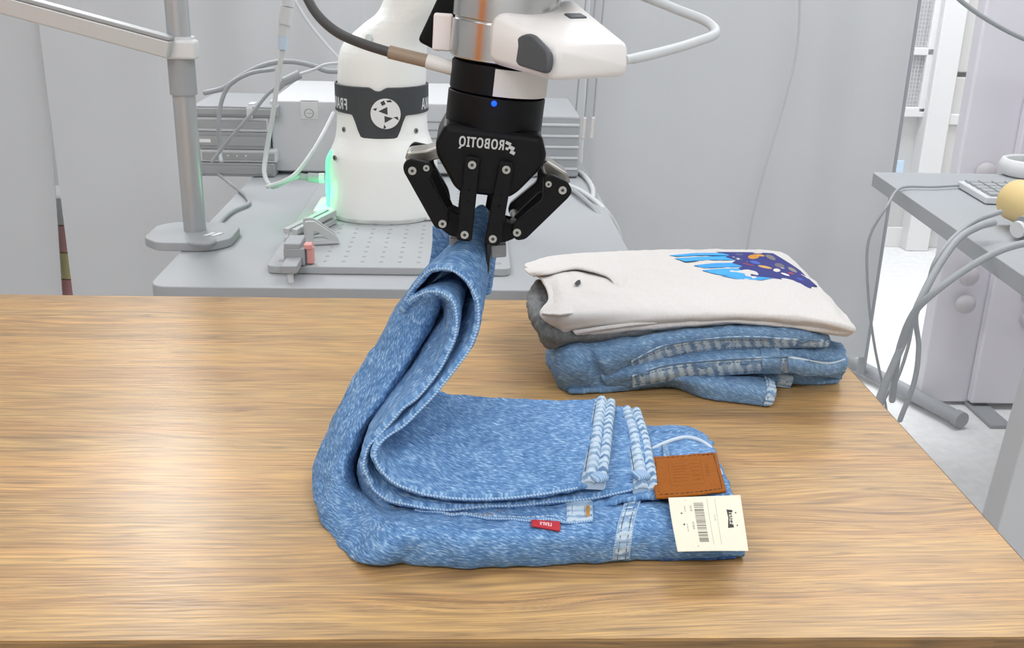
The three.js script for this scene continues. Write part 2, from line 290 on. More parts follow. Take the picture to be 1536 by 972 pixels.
// ---------- the white robot arm behind the table ----------
const R = {
  white: phys(0xf1f3ef, 0.38, { clearcoat: 0.15, clearcoatRoughness: 0.4 }), band: std(0x3d4144, 0.6), screw: std(0x8c918d, 0.35, { metalness: 0.8 }), dark: std(0x1d1f20, 0.5),
  metal: std(0xc3c3c3, 0.22, { metalness: 1 }), black: phys(0x070709, 0.46, { specularIntensity: 0.4 }), blackEdge: std(0x101014, 0.3), steel: std(0x9a9790, 0.32, { metalness: 1 }), pin: std(0xb3b1aa, 0.3, { metalness: 0.9 }),
  grey: std(0x9a9a9a, 0.5, { metalness: 0.5 }), cream: phys(0xdedad6, 0.4), pink: phys(0xe6dcd8, 0.45),
};
const BY = 0.762; // top of the breadboard
{
  const arm = thing('robot', 'white robot arm on a metal plate, with a dark logo band round its column', 'robot arm', [-0.147, BY, -1.79]);
  // superellipse ring: centre x, height, half widths, exponent, centre z
  const ring = (cx, y, rx, rz, e, cz = -1.79, n = 64, tilt = 0) => { const o = []; for (let i = 0; i < n; i++) { const a = i / n * Math.PI * 2, c = Math.cos(a), s = Math.sin(a); const X = Math.sign(c) * Math.pow(Math.abs(c), 2 / e) * rx; o.push([cx + X, y + tilt * X, cz + Math.sign(s) * Math.pow(Math.abs(s), 2 / e) * rz]); } return o; };
  const skin = (rows, n = 40, crease = 0.9) => ringSkin(smoothRows(rows, n).map((r) => ring(r[0], r[1], r[2], r[3], r[4], r[5], 64, r[6] || 0)), crease);
  // cx, y, rx, rz, exponent, cz
  const base = skin([[-0.147, BY, 0.092, 0.092, 2.3, -1.79], [-0.147, 0.768, 0.096, 0.096, 2.35, -1.79], [-0.147, 0.79, 0.0955, 0.096, 2.4, -1.79], [-0.146, 0.84, 0.0935, 0.092, 2.4, -1.79], [-0.146, 0.868, 0.0915, 0.088, 2.4, -1.79], [-0.146, 0.888, 0.0835, 0.082, 2.3, -1.79], [-0.147, 0.905, 0.0785, 0.078, 2.15, -1.79], [-0.147, 0.93, 0.0765, 0.0765, 2.05, -1.79], [-0.147, 0.957, 0.0765, 0.0765, 2, -1.79], [-0.147, 0.975, 0.0765, 0.0765, 2, -1.79]], 60);
  part('base', inWorld(arm, base), R.white, arm, 'white flared base shell');
  const column = skin([[-0.147, 0.972, 0.0745, 0.0745, 2, -1.79], [-0.146, 1.0, 0.0745, 0.0745, 2, -1.79], [-0.144, 1.03, 0.0735, 0.0735, 2, -1.79], [-0.138, 1.053, 0.069, 0.07, 2, -1.79, 0.1], [-0.117, 1.082, 0.058, 0.066, 2, -1.785, 0.12], [-0.099, 1.1, 0.053, 0.064, 2, -1.78, 0.05], [-0.084, 1.125, 0.055, 0.064, 2, -1.775], [-0.07, 1.17, 0.058, 0.066, 2, -1.77], [-0.06, 1.24, 0.06, 0.066, 2, -1.76]], 60);
  part('shoulder', inWorld(arm, column), R.white, arm);
  // arm links above the frame, down to the wrist over the gripper
  const links = [[[-0.06, 1.22, -1.76], [-0.05, 1.42, -1.7], 0.058], [[-0.05, 1.42, -1.7], [-0.01, 1.66, -1.5], 0.055], [[-0.01, 1.66, -1.5], [0.03, 1.66, -1.16], 0.052], [[0.03, 1.66, -1.16], [0.04, 1.45, -0.97], 0.05], [[0.04, 1.45, -0.97], [0.042, 1.325, -0.888], 0.047]];
  for (const [a, b, r] of links) { const s = new THREE.SphereGeometry(r * 1.12, 32, 20); s.translate(...b); part('link', [rod(a, b, r, r, 40), s].map((g) => inWorld(arm, g)), R.white, arm); }
  // logo band: a dark sleeve that dips in front under a round badge
  const A0 = -Math.PI * 1.02, NB = 96, rows = [], rb = 0.0785, thick = 0.0025;
  const tex = canvas(2048, 256, (g, w, h) => {
    g.fillStyle = '#3d4144'; g.fillRect(0, 0, w, h); g.fillStyle = '#d5d8da'; g.font = 'bold 78px sans-serif'; g.textAlign = 'center'; g.textBaseline = 'middle';
    for (const [u, s] of [[0.313, 'FRANKA'], [0.743, 'FRANKA']]) { g.save(); g.translate(u * w, h * 0.37); g.scale(-1, 1); g.fillText(s, 0, 0); g.restore(); }
  });
  const bandTop = (q) => 0.987 - 0.010 * sstep(0.2, 0.02, Math.abs(q)) * sstep(0, 0.04, 0.17 - Math.abs(q) + 0.02) * 0.6, bandLow = (q) => lerp(0.941, 0.903, sstep(0.62, 0.36, Math.abs(q)));
  const pos = [], uvs = [], idx = [];
  for (let k = 0; k <= 5; k++) for (let i = 0; i <= NB; i++) {
    const q = lerp(-Math.PI, Math.PI, i / NB), t = [0, 0, 0.5, 1, 1, 0][0]; // q = 0 faces the camera
    const lay = [[0, 0], [1, 0.02], [1, 0.5], [1, 0.98], [0, 1], [0, 1]][k], r = rb - 0.003 + thick * lay[0] + 0.0012, y = lerp(bandLow(q), bandTop(q), lay[1]);
    pos.push(-0.147 + Math.sin(q) * r, y, -1.79 + Math.cos(q) * r); uvs.push(0.5 + q / (2 * Math.PI) * 1.0, (y - 0.903) / 0.084);
  }
  for (let k = 0; k < 5; k++) for (let i = 0; i < NB; i++) { const a = k * (NB + 1) + i, b = a + NB + 1; idx.push(a, a + 1, b, a + 1, b + 1, b); }
  const bg = new THREE.BufferGeometry(); bg.setAttribute('position', new THREE.Float32BufferAttribute(pos, 3)); bg.setAttribute('uv', new THREE.Float32BufferAttribute(uvs, 2)); bg.setIndex(idx);
  const band = part('logo_band', inWorld(arm, toCreasedNormals(bg, 0.7)), std(0xffffff, 0.6, { map: tex }), arm, 'dark grey band with mirrored lettering');
  const badgeTex = canvas(256, 256, (g, w) => {
    g.fillStyle = '#e2e4e3'; g.fillRect(0, 0, w, w); g.fillStyle = '#34383b';
    const tri = (...p) => { g.beginPath(); for (let i = 0; i < p.length; i += 2) g.lineTo(p[i], p[i + 1]); g.fill(); };
    g.translate(128, 128); g.scale(1.28, 1.28); g.translate(-126, -136); tri(92, 62, 116, 48, 128, 72, 104, 84); tri(130, 50, 158, 44, 172, 58, 140, 60); tri(40, 106, 70, 98, 62, 118); tri(78, 120, 138, 90, 140, 142); tri(118, 150, 176, 164, 120, 196); tri(178, 158, 206, 152, 214, 178); tri(110, 236, 116, 206, 130, 228);
  });
  const badge = cyl(0.0245, 0.0245, 0.003, 0, 0, 0, 48); badge.rotateX(Math.PI / 2); const bu = badge.attributes.uv, bp = badge.attributes.position; for (let i = 0; i < bu.count; i++) bu.setXY(i, 0.5 + bp.getX(i) / 0.049, 0.5 + bp.getY(i) / 0.049);
  badge.rotateX(-0.05); badge.translate(-0.135, 0.9455, -1.7105); part('badge', inWorld(arm, badge), std(0xffffff, 0.45, { map: badgeTex }), band, 'round white badge with dark facets');
  // screws of the shell
  for (const [x, y] of [[-0.207, 0.914], [-0.087, 0.914], [-0.222, 0.869], [-0.07, 0.866], [-0.222, 0.784], [-0.07, 0.782]]) {
    const dx = (x + 0.147) / 0.0955, z = -1.79 + 0.094 * Math.pow(Math.max(0, 1 - Math.pow(Math.abs(dx), 2.4)), 1 / 2.4) - 0.006 * 0, k = y > 0.9 ? 0.078 : 0.094, zz = -1.79 + (y > 0.9 ? Math.sqrt(Math.max(0, 0.0785 * 0.0785 - (x + 0.147) ** 2)) : k * Math.pow(Math.max(0, 1 - Math.pow(Math.abs((x + 0.147) / 0.094), 2.4)), 1 / 2.4));
    const yaw = Math.atan2(x + 0.147, (zz + 1.79)), g = cyl(0.0045, 0.0045, 0.002, 0, 0, 0, 20); g.rotateX(Math.PI / 2); const h = cyl(0.002, 0.002, 0.0026, 0, 0, 0, 6); h.rotateX(Math.PI / 2);
    for (const q of [g, h]) { q.rotateY(yaw); q.translate(x, y, zz + 0.0006); }
    const sc = part('screw', inWorld(arm, g), R.screw, arm); part('socket', inWorld(arm, h), R.dark, sc);
  }
  const sh = cyl(0.006, 0.006, 0.002, 0, 0, 0, 20); sh.rotateX(Math.PI / 2); sh.rotateX(-0.3); sh.translate(-0.161, 1.064, -1.7215); part('screw', inWorld(arm, sh), R.screw, arm);
  // status light strip and the foot beside it
  const led = new THREE.MeshStandardMaterial({ color: 0x9af0c8, roughness: 0.4, emissive: 0x4cf0a0, emissiveIntensity: 1.5 });
  const strip = tube([[-0.2385, 0.784, -1.747], [-0.2385, 0.83, -1.747], [-0.2365, 0.862, -1.748], [-0.231, 0.874, -1.752]], 0.0034, 40, 12).map((g) => inWorld(arm, g));
  part('status_light', strip, led, arm, 'glowing green status light strip');
  part('foot', [inWorld(arm, box(0.05, 0.018, 0.1, -0.238, BY + 0.0095, -1.775, 0.006))], R.white, arm);
  part('foot', [inWorld(arm, box(0.05, 0.018, 0.1, -0.056, BY + 0.0095, -1.775, 0.006))], R.white, arm);
  const pl = new THREE.PointLight(0x35f090, 0.008); pl.position.set(-0.254, 0.808, -1.738); pl.castShadow = true; scene.add(pl);
}

// ---------- wrist flange and the white pilot head ----------
const TILT = -0.096, WX = 0.0255, WY = 1.1, WZ = -0.888; // gripper axis leans: top to the right
const tilted = (g) => { g.rotateZ(TILT); g.translate(WX, WY, WZ); return g; };
{
  const w = thing('robot_wrist', 'polished metal wrist flange with a white pilot head above the black gripper', 'robot wrist', [WX, WY, WZ]);
  const add = (name, geos, m, parent, label) => part(name, [].concat(geos).map((g) => inWorld(w, g)), m, parent || w, label);
  add('flange', tilted(lathe([[0.001, 0.0135], [0.040, 0.0135], [0.0432, 0.016], [0.0432, 0.0435], [0.0415, 0.0445], [0.0415, 0.0465], [0.0437, 0.0475], [0.0437, 0.075], [0.0425, 0.0765], [0.001, 0.0765]], 96)), R.metal, w);
  const up = lathe([[0.001, 0.0765], [0.046, 0.0765], [0.0525, 0.079], [0.0525, 0.12], [0.05, 0.125], [0.05, 0.165], [0.001, 0.165]], 96); up.translate(0.008, 0, 0); add('upper_ring', tilted(up), R.metal, w);
  // pilot head: rounded hull
  const hull = [];
  const ball = (p, r) => { const s = new THREE.IcosahedronGeometry(r, 4), q = s.attributes.position; for (let i = 0; i < q.count; i++) hull.push(new THREE.Vector3(q.getX(i) + p[0], q.getY(i) + p[1], q.getZ(i) + p[2])); };
  for (const [p, r] of [[[.0292,1.1428,-.845], 0.012], [[.0285,1.1259,-.845], 0.012], [[.0645,1.1169,-.79], 0.007], [[.067,1.1306,-.79], 0.007], [[.1139,1.1188,-.81], 0.008], [[.1139,1.1303,-.815], 0.008], [[.083,1.1515,-.9], 0.011], [[.054,1.1455,-.9], 0.012], [[.103,1.129,-.93], 0.012], [[.0385,1.1228,-.92], 0.012]]) ball(p, r);
  const hg = new ConvexGeometry(hull), body = add('pilot_head', toCreasedNormals(mergeVertices(hg.deleteAttribute('uv') || hg, 1e-5), 0.6), R.cream, w, 'white rounded pilot head');
  // thumb button on the side face
  const c0 = [.046,1.1367,-.8285], c1 = [.07,1.1312,-.7785], c2 = [.0692,1.1139,-.778], c3 = [.0468,1.117,-.824];
  const ex = V(c1).sub(V(c0)).normalize(), ez = new THREE.Vector3().crossVectors(ex, V(c0).sub(V(c3))).normalize(), ey = new THREE.Vector3().crossVectors(ez, ex).normalize(), o = V(c0).add(V(c1)).add(V(c2)).add(V(c3)).multiplyScalar(0.25);
  const flat = [[780, 58], [800, 48], [815, 55], [829, 76], [829, 100], [822, 111], [806, 108], [784, 98], [778, 80]].map(() => 0), loc = [c0, c1, c2, c3].map((c) => { const d = V(c).sub(o); return [d.dot(ex), d.dot(ey)]; });
  const bt = plate(rounded([loc[0], [lerp(loc[0][0], loc[1][0], 0.42), lerp(loc[0][1], loc[1][1], 0.42) + 0.0085], loc[1], [loc[2][0], loc[2][1] + 0.001], loc[3]], 0.009), 0.006, 0.0025); bt.applyMatrix4(new THREE.Matrix4().makeBasis(ex, ey, ez).setPosition(o.clone().addScaledVector(ez, 0.0105)));
  add('thumb_pad', bt, std(0x4a4d50, 0.5), body, 'dark grey thumb pad');
  const kc = [.0841,1.1429,-.8607], key = box(0.0165, 0.003, 0.0105, 0, 0, 0, 0.0014); { const p0 = V([.067,1.1306,-.79]), kx = V([.1139,1.1303,-.815]).sub(p0).normalize(), kn = new THREE.Vector3().crossVectors(kx, V([.083,1.1515,-.9]).sub(p0)).normalize(), kz = new THREE.Vector3().crossVectors(kx, kn); key.applyMatrix4(new THREE.Matrix4().makeBasis(kx, kn, kz).setPosition(V(kc).addScaledVector(kn, 0.0098))); } const ky = add('key', key, std(0x55585b, 0.5), body, 'small grey key on top');
  const sb = box(0.016, 0.030, 0.02, 0, 0, 0, 0.002); sb.rotateZ(TILT * 0.5); const sp = [-.0223,1.1345,-.91]; sb.translate(...sp); add('side_block', sb, R.pink, w, 'small off-white block on the side');
  const dk = box(0.022, 0.06, 0.02, 0, 0, 0, 0.004); dk.rotateZ(-0.45); const dp = [-.0219,1.1469,-.94]; dk.translate(...dp); add('cable_cover', dk, R.black, w);
  const stub = rod([.1201,1.1237,-.812], [.129,1.1246,-.82], 0.004, 0.0032); add('cable_boot', stub, M.cablePale, w);
}
{ // pale cable looping from the pilot head
  tag(part('pilot_cable', tube([[.128,1.1241,-.82], [.1495,1.1268,-.84], [.1867,1.1325,-.88], [.2091,1.1391,-.9], [.2065,1.1465,-.92], [.1811,1.1565,-.95], [.1394,1.1732,-1], [.1073,1.1946,-1]], 0.0042, 120), M.cablePale), 'pale grey cable looping out from the white pilot head', 'cable');
  const h = thing('gripper_hose', 'black hose with a brown sleeve running to the gripper', 'hose', [-.0665,1.1168,-.9]);
  const add = (name, geos, m, l) => part(name, [].concat(geos).map((g) => inWorld(h, g)), m, h, l);
  add('hose', tube([[-.166,1.188,-1], [-.146,1.1596,-.97], [-.1332,1.1439,-.95], [-.1144,1.1311,-.93], [-.0897,1.1232,-.91], [-.0659,1.1174,-.9]], 0.0043, 120), std(0x3a3a39, 0.5));
  add('sleeve', rod([-.067,1.1179,-.9], [-.0342,1.1116,-.893], 0.0056), std(0x8d7a66, 0.45), 'brown connector sleeve');
  add('plug', rod([-.0347,1.1116,-.893], [-.0117,1.1066,-.888], 0.0062), std(0xd2cfca, 0.45), 'pale connector plug');
}

// ---------- the two-finger gripper ----------
{
  const t = thing('gripper', 'black two-finger gripper with silver pins pinching the lifted jeans', 'gripper', [WX, WY, WZ]);
  t.rotation.z = TILT; t.updateMatrixWorld(true);
  const inv = t.matrixWorld.clone().invert(), L = (p) => { const v = V(p).applyMatrix4(inv); return [v.x, v.y]; };
  const lw = (list) => list.map(L);
  part('coupling', lathe([[0.001, 0.0125], [0.0385, 0.0125], [0.0405, 0.011], [0.0405, -0.0105], [0.039, -0.012], [0.001, -0.012]], 96), R.black, t);
  const tape = new THREE.CylinderGeometry(0.0414, 0.0414, 0.0215, 40, 1, false, 0, 1.9); // over the right half of the coupling
  { const g = lathe([[0.0406, -0.0105], [0.0415, -0.0105], [0.0415, 0.0105], [0.0406, 0.0105]], 64), q = new THREE.LatheGeometry([[0.0404, -0.0108], [0.0416, -0.0108], [0.0416, 0.0108], [0.0404, 0.0108]].map((p) => new THREE.Vector2(...p)), 48, -0.12, 2.2); part('tape_band', q, std(0xcdc8c0, 0.6), t, 'cream tape round half of the coupling'); }
  const body = part('body', lathe([[0.001, -0.0125], [0.040, -0.0125], [0.0412, -0.0135], [0.0412, -0.0475], [0.0395, -0.0495], [0.001, -0.0495]], 96), R.black, t);
  const bl = new THREE.SphereGeometry(0.0024, 16, 12); bl.translate(-0.003, -0.0165, 0.0408); part('status_light', bl, new THREE.MeshStandardMaterial({ color: 0x2255ff, emissive: 0x0a50ff, emissiveIntensity: 2.2 }), t, 'small glowing blue status light');
  { const l = new THREE.PointLight(0x1a5cff, 0.0006); const p = new THREE.Vector3(-0.003, -0.0165, 0.046).applyMatrix4(t.matrixWorld); l.position.copy(p); scene.add(l); }
  const ZF = 0.0445; // front plates lie 44 mm before the axis
  const palm = rounded(lw([[-.0186,1.067,-.852], [.0611,1.0586,-.852], [.0656,1.0415,-.852], [.0609,1.0303,-.852], [.0425,1.0107,-.852], [.0348,1.0055,-.852], [.0084,1.0079,-.852], [-.0045,1.0089,-.852], [-.0113,1.0144,-.852], [-.0174,1.0262,-.852], [-.0257,1.0405,-.852], [-.0268,1.0515,-.852]]), 0.004);
  part('palm', plate(palm, 0.085, 0.006), R.black, t);
  const lg = lettering('ROBOTIQ', 0.0088, 0.0006, true); lg.scale(0.7, 0.95, 1); const lc = L([.0111,1.0511,-.852]); lg.rotateZ(0.02); lg.translate(lc[0], lc[1], 0.0424); part('lettering', lg, std(0xb9b9b6, 0.4), t, 'mirrored silver lettering');
  { const c = L([.0354,1.0482,-.852]), s = 0.0021, g = [[-1.2, 1.7, 2.2, 1.2], [0.2, 0.1, 2.4, 1.4], [0.8, -1.7, 2.0, 1.3], [-1.5, -0.4, 1.2, 1.0]].map(([x, y, w, h]) => { const b = box(w * s, h * s, 0.0006, 0, 0, 0, 0.0001); b.rotateZ(-0.35); b.translate(c[0] + x * s, c[1] + y * s, 0.0426); return b; }); part('logo_mark', g, std(0xb9b9b6, 0.4), t); }
  // one linkage = front plate and an alike plate behind
  const pair = (name, pts, w, bevel, zs, holes = []) => { for (const z of zs) { const g = plate(pts, w, bevel, holes); g.translate(0, 0, z); part(name, g, R.black, t); } };
  const pinAt = (p, z, r = 0.0034) => { const c = cyl(r, r, 0.0022, 0, 0, 0, 24); c.rotateX(Math.PI / 2); c.translate(p[0], p[1], z); const m = part('pin', c, R.pin, t); const s = cyl(r * 0.42, r * 0.42, 0.0026, 0, 0, 0, 6); s.rotateX(Math.PI / 2); s.translate(p[0], p[1], z); part('socket', s, R.dark, m); };
  const P = { li0: L([.0036,1.0352,-.845]), li1: L([-.002,.9762,-.845]), ri0: L([.0317,1.0317,-.845]), ri1: L([.0217,.973,-.845]), lo0: L([-.0454,1.0288,-.848]), lo1: L([-.0206,.9844,-.848]), ro0: L([.0791,1.0145,-.848]), ro1: L([.0421,.9777,-.848]) };
  const mid = (a, b, k) => [lerp(a[0], b[0], k), lerp(a[1], b[1], k)];
  for (const [a, b] of [[P.li0, P.li1], [P.ri0, P.ri1]]) {
    const h1 = mid(a, b, 0.36), h2 = mid(a, b, 0.52);
    const shape = rounded([[a[0] - 0.0062, a[1] + 0.0062], [a[0] + 0.0062, a[1] + 0.0062], [b[0] + 0.0066, b[1] - 0.006], [b[0] - 0.0066, b[1] - 0.006]], 0.0035);
    pair('inner_link', shape, 0.006, 0.0012, [ZF + 0.0015, -ZF + 0.008], [[...h1, 0.0018], [...h2, 0.0018]]);
    pinAt(a, ZF + 0.0052); pinAt(b, ZF + 0.0052);
    part('shaft', (() => { const c = cyl(0.003, 0.003, 0.06, 0, 0, 0, 16); c.rotateX(Math.PI / 2); c.translate(b[0], b[1], 0.004); return c; })(), R.steel, t);
  }
  // outer links: bent arms
  const lo = rounded(lw([[-.0531,1.0331,-.848], [-.0486,1.0387,-.848], [-.0311,1.0351,-.848], [-.0278,1.0302,-.848], [-.0311,1.0212,-.848], [-.0172,.9965,-.848], [-.015,.9862,-.848], [-.0189,.9786,-.848], [-.0268,.9802,-.848], [-.0526,1.0275,-.848]]), 0.003);
  const ro = rounded(lw([[.0631,1.0249,-.848], [.0691,1.0273,-.848], [.0833,1.0213,-.848], [.0876,1.0135,-.848], [.085,1.0083,-.848], [.0496,.9714,-.848], [.0417,.9701,-.848], [.037,.9771,-.848], [.0391,.9846,-.848], [.0632,1.0057,-.848]]), 0.003);
  for (const [s, a, b] of [[lo, P.lo0, P.lo1], [ro, P.ro0, P.ro1]]) { pair('outer_link', s, 0.0075, 0.0014, [ZF - 0.003, -ZF + 0.01]); pinAt(a, ZF + 0.0012); pinAt(b, ZF + 0.0012); for (const e of [a, b]) { const c = cyl(0.004, 0.004, 0.055, 0, 0, 0, 16); c.rotateX(Math.PI / 2); c.translate(e[0], e[1], 0.006); part('shaft', c, R.steel, t); } }
  // silver cranks from the palm to the outer links
  const lk = rounded(lw([[-.0538,1.0333,-.87], [-.0504,1.0384,-.87], [-.0347,1.0404,-.87], [-.0223,1.0451,-.87], [-.0178,1.035,-.87], [-.0347,1.0296,-.87], [-.0505,1.0288,-.87]]), 0.003), rk = rounded(lw([[.0647,1.0215,-.87], [.0627,1.0296,-.87], [.0671,1.0336,-.87], [.0858,1.0219,-.87], [.089,1.0138,-.87], [.0839,1.0132,-.87]]), 0.003);
  part('crank', plate(lk, 0.03, 0.002), R.steel, t); part('crank', plate(rk, 0.03, 0.002), R.steel, t);
  for (const p of [L([-.0339,1.0312,-.848]), L([.0672,1.0194,-.848])]) pinAt(p, ZF + 0.0012, 0.0026);
  // slim second links behind the outer ones
  pair('spring_link', bar2(L([-.0291,1.02,-.87]), L([-.0142,.9877,-.87]), 0.0035), 0.006, 0.0012, [0.012]);
  pair('spring_link', bar2(L([.0636,1.0018,-.87]), L([.0446,.9827,-.87]), 0.0035), 0.006, 0.0012, [0.012]);
  // finger bases and fingertips
  const lf = rounded(lw([[-.0232,.99,-.86], [-.0164,.9942,-.86], [-.0061,.9891,-.86], [.003,.9904,-.86], [.0032,.9705,-.86], [-.002,.9674,-.86], [-.0146,.9702,-.86], [-.0254,.9783,-.86]]), 0.003), rf = rounded(lw([[.0183,.9883,-.86], [.0292,.9861,-.86], [.0357,.9792,-.86], [.043,.984,-.86], [.0478,.9746,-.86], [.0411,.9686,-.86], [.0325,.965,-.86], [.0188,.9636,-.86]]), 0.003);
  part('finger_base', plate(lf, 0.026, 0.002).translate(0, 0, 0.02), R.black, t); part('finger_base', plate(rf, 0.026, 0.002).translate(0, 0, 0.02), R.black, t);
  const tip = (pts) => plate(rounded(lw(pts), 0.0012), 0.024, 0.0012).translate(0, 0, 0.006);
  part('fingertip', tip([[-.0155,.9649,-.88], [.0003,.9633,-.88], [.0034,.9469,-.88], [-.0012,.9407,-.88], [-.0143,.9491,-.88]]), R.grey, t, 'grey metal fingertip');
  part('fingertip', tip([[.0204,.9581,-.88], [.0345,.9595,-.88], [.0347,.9479,-.88], [.0212,.9465,-.88]]), R.grey, t, 'grey metal fingertip');
  part('finger_pad', plate(rounded(lw([[.0172,.962,-.87], [.0207,.9621,-.87], [.0199,.939,-.87], [.0172,.923,-.87], [.0166,.9242,-.87]]), 0.0008), 0.022, 0.0008).translate(0, 0, 0.016), R.blackEdge, t, 'thin black pad pressed on the cloth');
  part('finger_pad', plate(rounded(lw([[.0021,.9651,-.88], [.0056,.9652,-.88], [.0064,.942,-.88], [.0041,.9407,-.88]]), 0.0008), 0.022, 0.0008).translate(0, 0, 0.002), R.blackEdge, t);
}
// ---------- the robot's desk and what stands on it ----------
{
  const t = thing('desk', 'pale grey desk with rounded corners carrying the white robot arm', 'desk', [-0.09, 0, -1.985]);
  const top = plate(rounded([[-0.354, -0.6], [0.352, -0.6], [0.352, 0.6], [-0.354, 0.6]], 0.03), 0.03, 0.002); top.rotateX(-Math.PI / 2); top.translate(0, 0.735, 0); part('desktop', top, M.desk, t);
  for (const x of [-0.3, 0.3]) for (const z of [-0.52, 0.52]) part('leg', box(0.04, 0.72, 0.04, x, 0.36, z, 0.003), M.palePlastic, t);
}
{
  const t = thing('base_plate', 'pale metal breadboard plate with rows of holes under the white robot arm', 'base plate', [-0.113, 0.7505, -1.75]);
  const g = plate(rounded([[-0.178, -0.3], [0.178, -0.3], [0.178, 0.3], [-0.178, 0.3]], 0.014), 0.0115, 0.0015, [[-0.155, -0.277, 0.0001]]); g.rotateX(-Math.PI / 2); g.translate(0, 0.0057, 0); part('plate', g, M.board, t);
  const holes = []; for (let i = 0; i < 12; i++) for (let j = 0; j < 21; j++) { if (j === 0 && (i === 0 || i === 11)) continue; const h = cyl(0.0032, 0.0032, 0.0006, -0.152 + i * 0.0276, 0.0115, 0.272 - j * 0.0272, 12); holes.push(h); }
  part('holes', holes, M.hole, t).userData.kind = 'stuff';
  for (const x of [-0.152, 0.152]) { const s = plate(bar2([x - 0.008, 0], [x + 0.008, 0], 0.005), 0.001, 0.0002); s.rotateX(-Math.PI / 2); s.translate(0, 0.0115, 0.272); part('slot', s, M.hole, t); }
}
{ // stand with a tilted arm
  const t = thing('stand', 'grey metal pole on a round-cornered foot with a clamped arm reaching to the left', 'stand', [-0.44, 0.75, -1.64]);
  const g = plate(rounded([[-0.068, -0.035], [-0.04, -0.065], [0.04, -0.065], [0.068, -0.035], [0.068, 0.04], [0.045, 0.065], [-0.045, 0.065], [-0.068, 0.04]], 0.012), 0.014, 0.002); g.rotateX(-Math.PI / 2); g.translate(0, 0.0075, 0.015); part('foot', g, M.palePlastic, t);
  part('pole', cyl(0.0175, 0.0175, 0.62, 0, 0.322, 0, 40), std(0xb3b6b8, 0.32, { metalness: 0.45 }), t);
  part('collar', [cyl(0.0225, 0.0225, 0.03, 0, 0.302, 0, 36), box(0.05, 0.028, 0.03, 0.004, 0.299, 0.01, 0.005)], M.paleWhite, t);
  part('sleeve', cyl(0.0205, 0.0205, 0.055, 0, 0.258, 0, 36), M.palePlastic, t);
  const dir = Math.atan2(0.075, -0.3), arm = box(0.52, 0.026, 0.028, 0.26, 0, 0, 0.003); arm.rotateZ(dir); arm.translate(-0.006, 0.3, 0.028); part('arm', arm, M.alu, t);
  const lip = box(0.52, 0.006, 0.03, 0.26, -0.016, 0, 0.002); lip.rotateZ(dir); lip.translate(-0.006, 0.3, 0.028); part('arm_rail', lip, M.cableDark, t);
  for (const x of [0.03, 0.042]) { const b = box(0.008, 0.001, 0.022, x, 0.0152, 0.03, 0.0004, -0.5); part('sticker', b, M.paleWhite, t); }
}
// stacked devices left of the robot
const devices = [['wide grey control box, lowest of the stack left of the robot', 0.16, 0.028, 0.2, -0.477, 0.7505], ['flat grey device with three small lamps, second in the stack left of the robot', 0.155, 0.026, 0.19, -0.47, 0.779], ['grey device with a white label, third in the stack left of the robot', 0.15, 0.036, 0.19, -0.482, 0.8055], ['flat grey device on top of the stack left of the robot', 0.15, 0.03, 0.19, -0.48, 0.842], ['dark-edged thin box lying topmost on the stack of devices', 0.17, 0.022, 0.2, -0.47, 0.8725]];
devices.forEach(([label, w, h, d, x, y], i) => {
  const t = thing('device', label, 'device', [x, y, -2.22], 'stacked grey devices beside the robot');
  part('case', box(w, h, d, 0, h / 2, 0, 0.003), i % 2 ? M.paleCase : M.palePlastic, t);
  part('front', box(w - 0.01, h * 0.55, 0.004, 0, h / 2, d / 2 + 0.001, 0.001), M.cableDark, t);
  if (i === 1) for (const k of [0, 1, 2]) { const s = new THREE.SphereGeometry(0.0022, 10, 8); s.translate(-0.02 + k * 0.018, h * 0.55, d / 2 + 0.003); part('lamp', s, M.paleWhite, t); }
  if (i === 2) part('sticker', box(0.03, 0.007, 0.001, -0.056, h * 0.5, d / 2 + 0.0035, 0.0003), std(0xeeeeee, 0.5), t);
  if (i === 4) part('bracket', [box(0.012, 0.004, 0.03, 0.03, h + 0.001, 0.07, 0.001), box(0.012, 0.02, 0.004, 0.03, h - 0.012, 0.104, 0.001)], M.paleWhite, t);
});
{
  const t = thing('controller', 'big grey controller box with a white sticker behind the robot column', 'controller', [-0.185, 0.7505, -2.32]);
  part('case', box(0.44, 0.146, 0.34, 0, 0.08, 0, 0.004), M.paleCase, t);
  part('foot', [box(0.42, 0.008, 0.3, 0, 0.004, 0, 0.002)], M.cableDark, t);
  part('sticker', [box(0.036, 0.036, 0.001, -0.14, 0.134, 0.171, 0.0004), box(0.036, 0.001, 0.012, -0.14, 0.1537, 0.164, 0.0003)], std(0xdedfdf, 0.5), t);
  const d = new THREE.TorusGeometry(0.009, 0.001, 8, 28); d.translate(-0.141, 0.128, 0.1716); part('print', [d, box(0.01, 0.0012, 0.0008, -0.141, 0.128, 0.1716, 0.0002)], M.cableDark, t);
  const slits = []; for (let i = 0; i < 6; i++) slits.push(box(0.16, 0.003, 0.002, 0.11, 0.03 + i * 0.017, 0.1705, 0.0008)); part('vent', slits, M.hole, t);
}
{
  const t = thing('case', 'pale grey ribbed case standing behind the gripper, right of the controller', 'case', [0.15, 0.7505, -2.3]);
  part('body', box(0.17, 0.13, 0.28, 0, 0.066, 0, 0.006), M.desk, t);
  for (let i = 0; i < 5; i++) part('rib', box(0.165, 0.005, 0.004, 0, 0.02 + i * 0.023, 0.1415, 0.001), M.paleCase, t);
}
